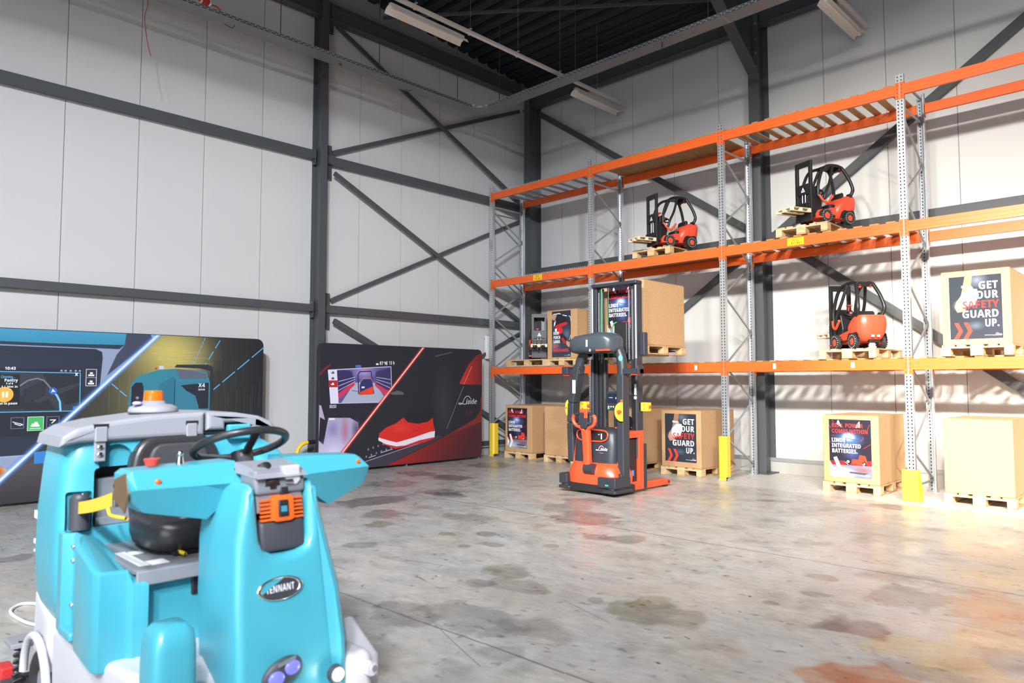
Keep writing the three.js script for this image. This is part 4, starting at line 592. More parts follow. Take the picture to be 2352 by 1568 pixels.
  const c = mesh('fork_carriage', [0, 1, 2, 3].map(i => bx(.475, .5, forkH + .02 + i * .04, forkH + .045 + i * .04, -.15, .15, .004)).concat([bx(.475, .49, forkH, forkH + .17, -.04, .04), bx(.475, .49, forkH, forkH + .17, -.15, -.12), bx(.475, .49, forkH, forkH + .17, .12, .15)]), M.toyBlack, t); for (const s of [-1, 1]) mesh('fork', [bx(.49, .8, forkH, forkH + .012, s * .085 - .02, s * .085 + .02, .003), bx(.49, .5, forkH, forkH + .14, s * .085 - .02, s * .085 + .02, .003)], M.toyBlack, c);
  return t;
}
let toyPallet0;
function makeToyPallet(label, toy, forkH) {
  const p = toy.localToWorld(V(.67, forkH + .0105 - .013, 0)); // bottom boards straddle the forks
  if (!toyPallet0) { toyPallet0 = makePallet('toy_pallet', label, 'small pallets on the toy forks', .42, [std(lin(.74, .62, .42), .7)]); toyPallet0.position.copy(p); toyPallet0.rotation.y = toy.rotation.y + PI / 2; toyPallet0.scale.set(1, 1, .75); return; }
  const c = copy(toyPallet0, [p.x, p.y, p.z], toy.rotation.y + PI / 2, label);
}
{
  const top1 = 1.954 + .1445, top2 = 3.884 + .1445;
  for (const [pos, turn, h, label, l2] of [
    [[-6.98, top2, -11.28], -1.98, .085, 'left toy forklift on the second shelf, mast towards the aisle', 'pale small pallet on the forks of the left toy forklift, second shelf'],
    [[-4.24, top2, -11.28], -1.98, .14, 'right toy forklift on the second shelf, with a warning triangle on its mast', 'pale small pallet on the forks of the right toy forklift, second shelf'],
    [[-3.86, top1, -11.36], 2.42, .2, 'toy forklift on the first shelf seen from behind, big red back', 'pale small pallet on the forks of the toy forklift seen from behind'],
    [[-10.38, 1.942 + .1445, -11.38], -.85, .24, 'toy forklift on the first shelf at the far left, facing the camera', 'pale small pallet on the forks of the far left toy forklift'],
  ]) { const t = makeToy(label, pos, turn, h); if (h === .2) t.scale.setScalar(1.08); t.updateMatrixWorld(true); makeToyPallet(l2, t, h); }
}
// ------------------------------------------------------------------ ride-on floor scrubber in the foreground (front = +x, near side = +z)
M.teal = new THREE.MeshPhysicalMaterial({ color: lin(.06, .37, .47), roughness: .36, clearcoat: .25, clearcoatRoughness: .3 });
M.tealDark = std(lin(.04, .26, .36), .45);
M.lightGrey = std(lin(.55, .56, .60), .5); M.midGrey = std(lin(.27, .28, .31), .5); M.plateGrey = std(lin(.20, .215, .24), .45); M.charcoal = std(lin(.055, .057, .068), .5); M.vinyl = std(lin(.028, .028, .031), .34); M.amber = new THREE.MeshPhysicalMaterial({ color: lin(.9, .19, .01), roughness: .15, transmission: .35, thickness: 0 });
{
  const BX = -3.3, BZ = -1.37, CZ = -1.37;
  const s = thing('floor_scrubber', 'teal ride-on floor scrubber with black seat and steering wheel in the foreground', 'floor scrubber', [BX, 0, BZ]);
  const L = g => join(g).translate(-BX, 0, -BZ), add = (n, g, m, p = s, label) => mesh(n, L(g), m, p, label);
  const up = new THREE.Vector3(0, 1, 0);
  // rear tank with the seat recess cut out: built as a ring of slabs round the recess
  const tank = [];
  for (const [y, hx, hz, cx] of [[.50, .205, .43, -3.90], [.53, .225, .46, -3.90], [.62, .235, .49, -3.905], [.8, .236, .50, -3.905], [1.0, .234, .497, -3.90], [1.2, .226, .482, -3.895], [1.33, .218, .465, -3.892], [1.35, .205, .45, -3.892]]) tank.push(ringY(y, cx, CZ, hx, hz, 7, 72));
  const tg = loft(tank, true, true, .9);
  const { Brush, Evaluator, SUBTRACTION } = await import('three-bvh-csg');
  const ev = new Evaluator(); ev.useGroups = false; ev.attributes = ['position', 'normal', 'uv'];
  const cut = (a, b) => { const A = new Brush(clean(a)), B = new Brush(clean(b)); A.updateMatrixWorld(); B.updateMatrixWorld(); return ev.evaluate(A, B, SUBTRACTION).geometry; };
  let body = cut(tg, bx(-3.80, -3.5, .94, 1.21, -1.78, -1.01, .02));
  body = cut(body, cyl(V(-3.64, 1.21, -1.10), V(-3.70, 1.21, -1.10), .075, .075, 32).translate(-.01, .03, 0));
  body = cut(body, bx(-3.72, -3.5, .93, 1.11, -1.005, -.905, .015));
  add('rear_tank', body, M.teal);
  add('recess_back', bx(-3.81, -3.79, .93, 1.22, -1.79, -1.0), M.black);
  add('control_box', [bx(-3.79, -3.73, .95, 1.155, -1.16, -1.03, .006), bx(-3.79, -3.72, .96, 1.185, -1.30, -1.165, .006), bx(-3.78, -3.71, .94, .98, -1.3, -1.03, .006)], M.plateGrey); add('box_screws', bolts([[-3.72, 1.165, -1.20], [-3.72, 1.165, -1.235]], .009, V(1, 0, 0), .008), M.chrome);
  // lid in two halves with the clip notches
  const lidA2 = [[-.862, 1.315], [-.872, 1.36], [-.93, 1.397], [-1.05, 1.422], [-1.25, 1.445], [-1.495, 1.454], [-1.495, 1.335], [-.95, 1.33], [-.885, 1.318]];
  add('lid', [prism(zy(lidA2), .43, 'x', .022, [], 3).translate(-4.07, 0, 0)], M.midGrey);
  add('lid', prism(zy([[-1.505, 1.453], [-1.65, 1.447], [-1.78, 1.425], [-1.85, 1.395], [-1.885, 1.35], [-1.87, 1.335], [-1.74, 1.36], [-1.74, 1.395], [-1.60, 1.395], [-1.60, 1.36], [-1.505, 1.36]]), .5, 'x', .02, [], 3).translate(-4.14, 0, 0), M.midGrey);
  add('lid_seal', bx(-4.08, -3.665, 1.338, 1.372, -1.84, -.9, .01), M.black);
  for (const z of [-1.025, -1.43]) { const c = add('latch', [bx(-3.66, -3.635, 1.33, 1.40, z - .026, z + .026, .006), bx(-3.665, -3.648, 1.24, 1.34, z - .024, z + .024, .006)], M.midGrey); add('latch_slot', bx(-3.66, -3.638, 1.392, 1.412, z - .03, z + .03), M.black, c); if (z > -1.2) add('bolt', [1.272, 1.305].map(y => new THREE.SphereGeometry(.012, 12, 8).scale(.5, 1, 1.2).translate(-3.645, y, z)), M.chrome, c); }
  add('lid_tab', bx(-3.665, -3.625, 1.31, 1.385, -1.73, -1.61, .01), M.teal);
  // warning beacon
  const lat = (pts, x, y, z, seg = 36) => new THREE.LatheGeometry(pts.map(p => new THREE.Vector2(...p)), seg).translate(x, y, z);
  const bd = add('beacon_base', lat([[0, 0], [.115, 0], [.116, .012], [.11, .03], [.085, .042], [.055, .046], [.05, .062], [0, .062]], -3.87, 1.447, -1.325), M.midGrey);
  add('beacon', lat([[0, .058], [.047, .058], [.048, .066], [.043, .108], [.038, .113], [0, .114]], -3.87, 1.447, -1.325), M.amber, bd, 'orange warning beacon'); add('beacon_core', lat([[0, .06], [.02, .06], [.018, .1], [0, .1]], -3.87, 1.447, -1.325), std(lin(.8, .25, .05), .4), bd); add('charge_lamp', lat([[0, 0], [.022, 0], [.021, .012], [.012, .017], [0, .017]], -3.83, 1.49, -1.235), std(lin(.45, .40, .72), .3), bd);
  // right rear hump beyond the seat
  add('rear_fender', prism([[-3.72, .5], [-3.2, .5], [-3.2, .9], [-3.24, 1.05], [-3.33, 1.15], [-3.45, 1.22], [-3.6, 1.28], [-3.72, 1.30]], .16, 'z', .03, [], 3).translate(0, 0, -1.85), M.teal);
  // near side battery cover with its bolted channel, and the seat base
  const pod = xz([[-3.70, -.885], [-3.60, -.875], [-3.585, -.915], [-3.50, -.915], [-3.46, -.89], [-3.36, -.868], [-3.10, -.858], [-3.065, -.875], [-3.06, -.968], [-3.035, -.985], [-3.03, -1.04], [-3.70, -1.04]]);
  const pg = prism(pod, .42, 'y', .014, [], 3).translate(0, .51, 0); { const p = pg.attributes.position; for (let i = 0; i < p.count; i++) { const x = p.getX(i), y = p.getY(i), z = p.getZ(i); if (y > .8) p.setY(i, y + (x < -3.4 ? .015 : -(x + 3.4) * .17) - (z < -.975 ? .05 : 0)); else p.setY(i, y - Math.max(0, x + 3.5) * .04); } pg.computeVertexNormals(); }
  add('battery_cover', soft(pg, .5), M.teal);
  for (const y of [.89, .83, .64]) add('cover_bolt', new THREE.SphereGeometry(.011, 10, 8).translate(-3.572, y, -.913), M.chrome); add('cover_lip', bx(-3.60, -3.44, .52, .56, -.93, -.87, .014), M.teal);
  add('seat_base', [bx(-3.68, -3.10, .28, .835, -1.74, -1.03, .02)], M.teal); add('base_latch', [bx(-3.105, -3.088, .715, .8, -1.265, -1.23, .012)], M.black);
  const dp = add('deck_plate', prism(xz([[-3.68, -1.02], [-3.1, -1.0], [-3.06, -1.02], [-3.06, -1.74], [-3.68, -1.74]]), .022, 'y', .006).translate(0, .838, 0), M.plateGrey); add('deck_label', [bx(-3.44, -3.13, .8606, .862, -1.075, -1.035), bx(-3.42, -3.36, .8606, .862, -1.13, -1.08), bx(-3.2, -3.12, .8606, .862, -1.15, -1.08)], M.white, dp, 'white instruction labels'); add('deck_front_edge', bx(-3.062, -3.045, .80, .858, -1.74, -1.0, .006), M.midGrey, dp);
  add('foot_well', [bx(-3.1, -2.7, .24, .27, -1.75, -.95)], M.charcoal);
  // seat
  const ZS = -1.362;
  const pan = [[.87, .19, .2], [.885, .225, .232], [.93, .235, .245], [.975, .235, .245], [1.0, .22, .235], [1.008, .19, .2]].map(([y, a, b]) => ringY(y, -3.42 + (y > .99 ? -.01 : 0), ZS, a, b, 3.6, 48));
  add('seat_cushion', loft(pan, true, true, 1.2), M.vinyl); add('cushion_pad', loft([[.995, .17, .15], [1.015, .165, .145], [1.024, .14, .12]].map(([y, a, b]) => ringY(y, -3.40, ZS, a, b, 4, 40)), true, true, 1.2), M.vinyl);
  const bsh = new THREE.Shape(); bsh.moveTo(-.2, .93); bsh.lineTo(-.215, 1.15); bsh.quadraticCurveTo(-.215, 1.335, -.1, 1.345); bsh.lineTo(.1, 1.345); bsh.quadraticCurveTo(.215, 1.335, .215, 1.15); bsh.lineTo(.2, .93); bsh.closePath();
  const lean = g => { g = clean(g); g.translate(3.62, -.95, 0).rotateZ(.12).translate(-3.62, .95, 0); return g; };
  add('backrest', lean(prism(bsh, .1, 'x', .03, [], 4, 16).translate(-3.68, 0, ZS)), M.vinyl);
  const psh = new THREE.Shape(); psh.moveTo(-.14, 1.18); psh.quadraticCurveTo(-.145, 1.30, -.07, 1.305); psh.lineTo(.07, 1.305); psh.quadraticCurveTo(.145, 1.30, .14, 1.18); psh.quadraticCurveTo(0, 1.135, -.14, 1.18);
  const psl = new THREE.Shape(); psl.moveTo(-.14, 1.17); psl.quadraticCurveTo(0, 1.125, .14, 1.17); psl.lineTo(.15, .98); psl.lineTo(-.15, .98); psl.closePath();
  add('back_cushion', [lean(prism(psh, .03, 'x', .012, [], 3, 16).translate(-3.592, 0, ZS)), lean(prism(psl, .026, 'x', .011, [], 3, 16).translate(-3.592, 0, ZS))], std(lin(.05, .05, .056), .42));
  add('seat_slide', bx(-3.6, -3.2, .86, .88, -1.52, -1.2), M.black); add('adjust_lever', tube([[-3.25, .875, -1.22], [-3.18, .875, -1.225], [-3.165, .873, -1.23]], .009, 8, 6), M.yellow, s, 'yellow lever');
  // shroud with the two horns round the console, leaning back
  const Z = -1.375, sh = new THREE.Shape([[.215, .1], [.215, .6], [.21, .8], [.195, 1.0], [.175, 1.1], [.15, 1.19], [.125, 1.215], [.105, 1.2], [.102, 1.1], [.098, 1.01], [.085, .972], [.05, .952], [0, .948], [-.05, .952], [-.085, .972], [-.098, 1.01], [-.102, 1.1], [-.105, 1.2], [-.125, 1.215], [-.15, 1.19], [-.165, 1.1], [-.185, 1.0], [-.225, .8], [-.24, .6], [-.24, .1]].map(([z, y]) => new THREE.Vector2(-z, y)));
  const shear = g => { const p = g.attributes.position; for (let i = 0; i < p.count; i++) { const y = p.getY(i); p.setX(i, p.getX(i) - Math.max(0, y - .5) * .17); } g.computeVertexNormals(); return soft(g, .55); };
  add('front_shroud', shear(clean(prism(sh, .36, 'x', .035, [], 5, 10)).translate(-2.845, 0, Z)), M.teal);
  add('shroud_core', shear(clean(bx(-2.80, -2.66, .9, 1.18, Z - .12, Z + .12))), M.charcoal);
  const tilt = g => { g = join(g); g.rotateZ(.168); return g; }, fx = y => -2.485 - Math.max(0, y - .5) * .17;
  // console in the recess
  add('console', [shear(clean(prism(zy([[.098, 1.10], [.098, 1.245], [-.098, 1.245], [-.098, 1.10]]), .13, 'x', .012).translate(-2.645, 0, Z))), shear(clean(bx(-2.63, -2.50, 1.17, 1.265, Z - .105, Z + .105, .015)))], M.plateGrey);
  add('console_top', soft(loft([[[-2.78, 1.245, Z + .11], [-2.60, 1.235, Z + .105], [-2.60, 1.235, Z - .105], [-2.78, 1.245, Z - .11]], [[-2.80, 1.285, Z + .105], [-2.66, 1.27, Z + .1], [-2.66, 1.27, Z - .1], [-2.80, 1.285, Z - .105]]]), .5), M.midGrey);
  add('console_pad', shear(clean(bx(-2.62, -2.505, .955, 1.075, Z - .094, Z + .094, .02))), M.charcoal); 
  const gr = add('grille', shear(clean(prism(zy([[.045, 1.075], [.045, 1.155], [.03, 1.165], [-.03, 1.165], [-.045, 1.155], [-.045, 1.075], [-.03, 1.068], [.03, 1.068]]), .03, 'x', .004).translate(-2.52, 0, Z))), std(lin(.85, .13, .015), .45), s, 'orange grille');
  for (let i = 0; i < 6; i++) for (const k of [-1, 1]) add('grille_slat', shear(clean(bar(V(-2.505, 1.15 - i * .0145, Z + k * .04), V(-2.51, 1.149 - i * .0145, Z + k * .088), .012, .007))), std(lin(.85, .13, .015), .45), gr);
  add('grille_emblem', shear(clean(bx(-2.495, -2.485, 1.085, 1.148, Z - .022, Z + .022, .005))), M.black, gr); add('emblem_mark', shear(clean(join([bx(-2.485, -2.4835, 1.13, 1.14, Z - .016, Z + .016), bx(-2.485, -2.4835, 1.09, 1.1, Z - .016, Z + .016)]))), M.chrome, gr); add('emblem_face', shear(clean(bx(-2.485, -2.484, 1.104, 1.126, Z - .012, Z + .012))), M.tealDark, gr);
  add('key_switch', [cyl(V(-2.70, 1.265, Z + .035), V(-2.62, 1.20, Z + .035), .032, .03, 20), bx(-2.63, -2.615, 1.19, 1.21, Z + .02, Z + .045)], M.black); add('parking_lever', prism(zy([[-.005, 1.205], [.02, 1.275], [-.055, 1.275], [-.06, 1.215], [-.045, 1.2]]), .03, 'x', .006).translate(-2.64, 0, Z - .02), M.lightGrey); add('key_plate', bx(-2.605, -2.597, 1.215, 1.225, Z - .04, Z - .01), M.chrome); add('hour_meter', shear(clean(bx(-2.51, -2.497, 1.165, 1.195, Z - .03, Z + .005, .005))), M.black);
  // steering wheel, tilted towards the seat
  const C = V(-3.0, 1.335, -1.385), n = V(-.375, .927, 0).normalize(), q = new THREE.Quaternion().setFromUnitVectors(V(0, 0, 1), n), hub = C.clone().addScaledVector(n, -.055);
  const sw = add('steering_wheel', new THREE.TorusGeometry(.187, .0165, 12, 64).applyQuaternion(q).translate(C.x, C.y, C.z), M.vinyl);
  for (const a of [.35, 2.62, 4.4]) { const d = V(Math.cos(a), Math.sin(a), 0).applyQuaternion(q); add('spoke', bar(hub.clone().addScaledVector(d, .02), C.clone().addScaledVector(d, .182), .034, .014, n, .004), M.vinyl, sw); }
  add('wheel_hub', cyl(hub.clone().addScaledVector(n, -.03), hub.clone().addScaledVector(n, .022), .042, .046, 24), M.vinyl, sw); add('steering_column', [cyl(V(-2.80, 1.17, Z), hub, .042, .032, 20)], M.charcoal);
  // dash wings, ridge in the middle of the face
  const wing = (top, ridge, bot) => { const ring = (pts, x) => pts.map(([z, y, dx]) => [x + (dx ?? 0), y, z]); const front = [...top.map(p => [p[0], p[1], -.05]), ...bot.map(p => [p[0], p[1], -.03])]; const P = []; const F = (a, b, c) => P.push(...a, ...b, ...c), v = (z, y, x) => [x, y, z]; const nT = top.length; const T = top.map(p => v(p[0], p[1], -2.835)), R = ridge.map(p => v(p[0], p[1], -2.765)), Bt = bot.map(p => v(p[0], p[1], -2.80)); const quad = (a, b, c, d) => { F(a, b, c); F(a, c, d); };
    for (let i = 0; i < nT - 1; i++) { quad(T[i], R[i], R[i + 1], T[i + 1]); } // upper facet
    for (let i = 0; i < nT - 1; i++) quad(R[i], Bt[i], Bt[i + 1], R[i + 1]);
    const K = p => [p[0] < -2.82 ? -2.97 : -2.96, p[1], p[2]]; const outl = [...T, ...[R[nT - 1]], ...Bt.slice().reverse(), R[0]]; for (let i = 0; i < outl.length; i++) { const a = outl[i], b = outl[(i + 1) % outl.length]; quad(b, K(b), K(a), a); }
    for (let i = 0; i < nT - 1; i++) { quad(K(T[i + 1]), K(R[i + 1]), K(R[i]), K(T[i])); quad(K(R[i + 1]), K(Bt[i + 1]), K(Bt[i]), K(R[i])); }
    const g = new THREE.BufferGeometry(); g.setAttribute('position', new THREE.Float32BufferAttribute(P, 3)); g.computeVertexNormals(); return toCreasedNormals(g, .35); };
  const dbl = M.teal.clone(); dbl.side = THREE.DoubleSide;
  const rnd3 = (a, b, t) => a + (b - a) * t;
  add('dash_wing', wing([[-.885, 1.262], [-.905, 1.277], [-1.14, 1.283], [-1.285, 1.287]], [[-.883, 1.215], [-.9, 1.216], [-1.14, 1.21], [-1.30, 1.207]], [[-.90, 1.165], [-.935, 1.128], [-1.165, 1.075], [-1.275, 1.165]]), dbl);
  add('dash_wing', wing([[-1.495, 1.287], [-1.62, 1.284], [-1.85, 1.273], [-1.875, 1.26]], [[-1.485, 1.21], [-1.62, 1.215], [-1.86, 1.222], [-1.88, 1.222]], [[-1.51, 1.19], [-1.695, 1.07], [-1.86, 1.135], [-1.882, 1.155]]), dbl);
  add('dash_bridge', bx(-2.97, -2.80, 1.17, 1.262, -1.5, -1.27, .01), M.charcoal);
  for (const [x, y, z] of [[-2.785, 1.236, -.978], [-2.785, 1.244, -1.835]]) add('signal_lamp', new THREE.SphereGeometry(.011, 14, 10).scale(.7, 1, 1.1).translate(x, y, z), M.amber, s, 'orange signal lamp');
  add('wing_end_cap', prism([[-2.96, 1.17], [-2.83, 1.13], [-2.80, 1.2], [-2.84, 1.27], [-2.95, 1.24]], .006, 'z').translate(0, 0, -.886), std(lin(.16, .10, .05), .25), s, 'brown end cap'); add('emergency_button', [cyl(V(-2.92, 1.285, -1.0), V(-2.92, 1.31, -1.0), .022, .03, 18)], std(lin(.8, .06, .04), .35)); add('toggle', [cyl(V(-2.92, 1.28, -1.105), V(-2.92, 1.31, -1.105), .016, .012, 14), new THREE.SphereGeometry(.014, 12, 8).translate(-2.92, 1.322, -1.105)], M.chrome);
  // barrier strap between tank and wing
  const reel = add('strap_reel', [cyl(V(-3.665, .945, -.955), V(-3.665, 1.085, -.955), .042, .042, 28), cyl(V(-3.665, 1.085, -.955), V(-3.665, 1.1, -.955), .036, .03, 28)], M.charcoal); add('reel_screw', cyl(V(-3.655, 1.1, -.965), V(-3.655, 1.106, -.965), .012, .012, 12), M.chrome, reel);
  { const P = [], N = 12, pt = t => V(rnd3(-3.625, -2.985, t), rnd3(1.045, 1.165, t) - .006 * Math.sin(PI * t), rnd3(-.94, -.895, t)); for (let i = 0; i < N; i++) { const a = pt(i / N), b = pt((i + 1) / N), h = .026; const q4 = (p, o, y) => [p.x, p.y + y, p.z + o]; for (const o of [.0015, -.0015]) { const A = q4(a, o, -h), B = q4(b, o, -h), Cc = q4(b, o, h), D = q4(a, o, h); o > 0 ? P.push(...A, ...B, ...Cc, ...A, ...Cc, ...D) : P.push(...A, ...Cc, ...B, ...A, ...D, ...Cc); } for (const y of [h, -h]) { const A = q4(a, .0015, y), B = q4(b, .0015, y), Cc = q4(b, -.0015, y), D = q4(a, -.0015, y); P.push(...A, ...B, ...Cc, ...A, ...Cc, ...D); } } const g = new THREE.BufferGeometry(); g.setAttribute('position', new THREE.Float32BufferAttribute(P, 3)); g.computeVertexNormals(); const sm = M.yellow.clone(); sm.side = THREE.DoubleSide; const st = add('barrier_strap', g, sm, s, 'yellow strap'); add('strap_buckle', [bx(-2.99, -2.965, 1.13, 1.195, -.905, -.885, .004), cyl(V(-2.975, 1.205, -.895), V(-2.975, 1.22, -.895), .012, .012, 10)], M.chrome, st); }
  add('squeegee_lever', tube([[-3.5, 1.06, -1.02], [-3.48, 1.035, -1.02], [-3.45, 1.025, -1.02], [-3.36, 1.025, -1.03], [-3.30, 1.03, -1.035]], .008, 20, 8), M.yellow, s, 'yellow lever');
  // front fenders, bumper, lights
  const fender = [[.15, .11, .09], [.6, .11, .09], [.70, .108, .088], [.75, .095, .08], [.775, .065, .055]].map(([y, a, b]) => ringY(y, -2.61, -.965, a * .75, b * .85, 4.5, 40)); add('front_fender', loft(fender, false, true, 1.2), M.teal);
  add('front_bumper', [prism(xz([[-2.75, -.9], [-2.52, -.92], [-2.44, -1.1], [-2.42, -1.375], [-2.44, -1.62], [-2.5, -1.72], [-2.75, -1.82]]), .3, 'y', .03, [], 3).translate(0, .08, 0)], M.lightGrey); add('bumper_corner', [bx(-2.78, -2.49, .2, .52, -1.74, -1.60, .05), cyl(V(-2.52, .455, -1.70), V(-2.46, .455, -1.70), .03, .026, 18)], M.lightGrey); add('bumper_roller', cyl(V(-2.46, .46, -1.705), V(-2.45, .46, -1.705), .012, .012, 12), M.chrome);
  const glowW = std(0xffffff, .4, 0, { emissive: new THREE.Color(0xfff4e0), emissiveIntensity: 4 }), glowB = std(lin(.1, .1, .3), .3, 0, { emissive: new THREE.Color(0x5a5cff), emissiveIntensity: 1.6 });
  const hl = add('headlamp', cyl(V(-2.49, .478, -1.545), V(-2.462, .478, -1.545), .034, .03, 24), M.charcoal); add('headlamp_lens', new THREE.SphereGeometry(.024, 20, 14).scale(.5, 1, 1).translate(-2.462, .478, -1.545), glowW, hl, 'lit headlamp lens');
  const hp = new THREE.PointLight(0xfff4e0, 0.06, 0, 2); hp.position.set(-2.435 - BX, .478, -1.545 - BZ); hp.castShadow = true; s.add(hp);
  const ov = (r, h, x, y, z, sy = .62) => { const g = new THREE.SphereGeometry(r, 28, 18).scale(h, sy, 1).rotateX(.32); return g.translate(x, y, z); };
  const bl = add('driving_lamp', [ov(.082, .28, -2.495, .538, -1.328)], M.charcoal); for (const [y, z] of [[.528, -1.298], [.553, -1.358]]) { add('lamp_reflector', new THREE.SphereGeometry(.029, 20, 14).scale(.5, .9, 1.1).translate(-2.478, y, z), glowB, bl, 'blue glowing lamp'); } add('lamp_rim', bar(V(-2.472, .572, -1.30), V(-2.474, .588, -1.37), .006, .012), M.chrome, bl);
  // badge
  const bt = canvasTex(360, 120, (g, w, h) => { g.fillStyle = '#3a3b42'; g.fillRect(0, 0, w, h); g.save(); g.translate(w / 2, h * .74); g.font = 'bold 84px sans-serif'; g.textAlign = 'center'; g.scale(.72, 1); g.fillStyle = '#dcdde4'; g.fillText('TENNANT', 0, 0); g.restore(); });
  const by = .83, bzz = -1.34, face = fx(by) - .004; const bg = add('badge', new THREE.TorusGeometry(.1, .012, 10, 56).scale(.84, .39, .8).rotateY(PI / 2).rotateZ(.168).translate(face, by, bzz), M.chrome, s, 'chrome oval badge'); const el = new THREE.CircleGeometry(1, 48); { const u = el.attributes.uv, p = el.attributes.position; for (let i = 0; i < u.count; i++) u.setXY(i, p.getX(i) * .55 + .5, p.getY(i) * .72 + .5); } add('badge_plate', el.scale(.081, .036, 1).rotateY(PI / 2).rotateZ(.168).translate(face + .003, by, bzz), new THREE.MeshStandardMaterial({ map: bt, roughness: .4, metalness: 0 }), bg);
  // lower skirt, wheels, squeegee
  add('side_skirt', soft(prism([[-4.13, .34], [-4.12, .56], [-4.02, .545], [-3.86, .51], [-3.84, .51], [-3.835, .16], [-3.78, .2], [-3.74, .31], [-3.73, .38], [-3.66, .42], [-3.60, .42], [-3.55, .40], [-3.52, .34], [-3.47, .2], [-3.0, .14], [-2.6, .14], [-2.6, .69], [-2.8, .60], [-3.0, .54], [-3.4, .50], [-3.83, .505], [-3.83, .14], [-3.9, .14], [-4.0, .25]].slice(0, 0).concat([[-3.825, .14], [-3.3, .14], [-2.6, .14], [-2.6, .45], [-2.8, .56], [-3.0, .54], [-3.4, .505], [-3.76, .5], [-3.81, .48], [-3.825, .45]]), .94, 'z', .03, [[[-3.72, .17], [-3.70, .33], [-3.67, .36], [-3.63, .33], [-3.60, .17]]], 3, 8), .6).translate(0, 0, -1.84), M.lightGrey);
  add('rear_skirt', soft(prism([[-4.13, .3], [-4.13, .6], [-4.0, .57], [-3.9, .535], [-3.845, .52], [-3.845, .3], [-3.86, .2], [-3.9, .32], [-3.97, .40], [-4.06, .40]], .95, 'z', .025, [], 3), .6).translate(0, 0, -1.845), M.lightGrey);
  for (const z of [-.935, -1.80]) { const w = add('rear_wheel', new THREE.TorusGeometry(.125, .055, 14, 40).translate(-3.99, .18, z), M.rubber); add('wheel_hub', cyl(V(-3.99, .18, z - .03), V(-3.99, .18, z + .03), .09, .08, 28), M.midGrey, w); }
  add('arch_lip', new THREE.TorusGeometry(.215, .018, 10, 40, PI).translate(-3.99, .2, -.875), M.lightGrey);
  add('front_wheel', new THREE.TorusGeometry(.1, .05, 12, 32).translate(-2.72, .15, -1.375), M.rubber);
  const sq = add('squeegee', [bar(V(-4.3, .1, -.8), V(-4.3, .1, -1.94), .05, .1), bar(V(-4.1, .22, -1.37), V(-4.3, .16, -1.37), .1, .05)], M.charcoal); add('squeegee_end', bx(-4.42, -4.3, .09, .20, -.86, -.80, .01), std(lin(.55, .03, .03), .45), sq, 'red end cap'); add('lift_spring', tube(Array.from({ length: 60 }, (_, i) => { const a = i * .75; return [-4.25 + i * .0005, .1 + i * .004, -.86 + .0 + Math.sin(a) * .02 + Math.cos(a) * .02 * 0]; }), .008, 160, 5), M.black, sq); add('squeegee_bracket', bx(-4.36, -4.2, .31, .335, -.95, -.82, .006), M.midGrey, sq); add('guide_roller', cyl(V(-4.56, .07, -.80), V(-4.56, .12, -.80), .06, .06, 24), M.yellow, sq, 'yellow guide roller');
  const dec = std(lin(.85, .87, .88), .5); add('side_decal', [bx(-4.105, -4.05, .95, .985, -.9, -.8755), bx(-4.105, -4.06, .83, .85, -.9, -.8765), bx(-4.105, -4.07, .79, .80, -.9, -.878)], dec, s, 'white lettering');
}
tag(mesh('cable_loop', tube([[-5.75, .012, -1.32], [-6.05, .012, -1.36], [-6.2, .012, -1.27], [-6.05, .012, -1.17], [-5.72, .012, -1.19], [-5.5, .012, -1.27]], .011, 48, 6), M.white), 'thin white cable loop on the floor behind the scrubber', 'cable');
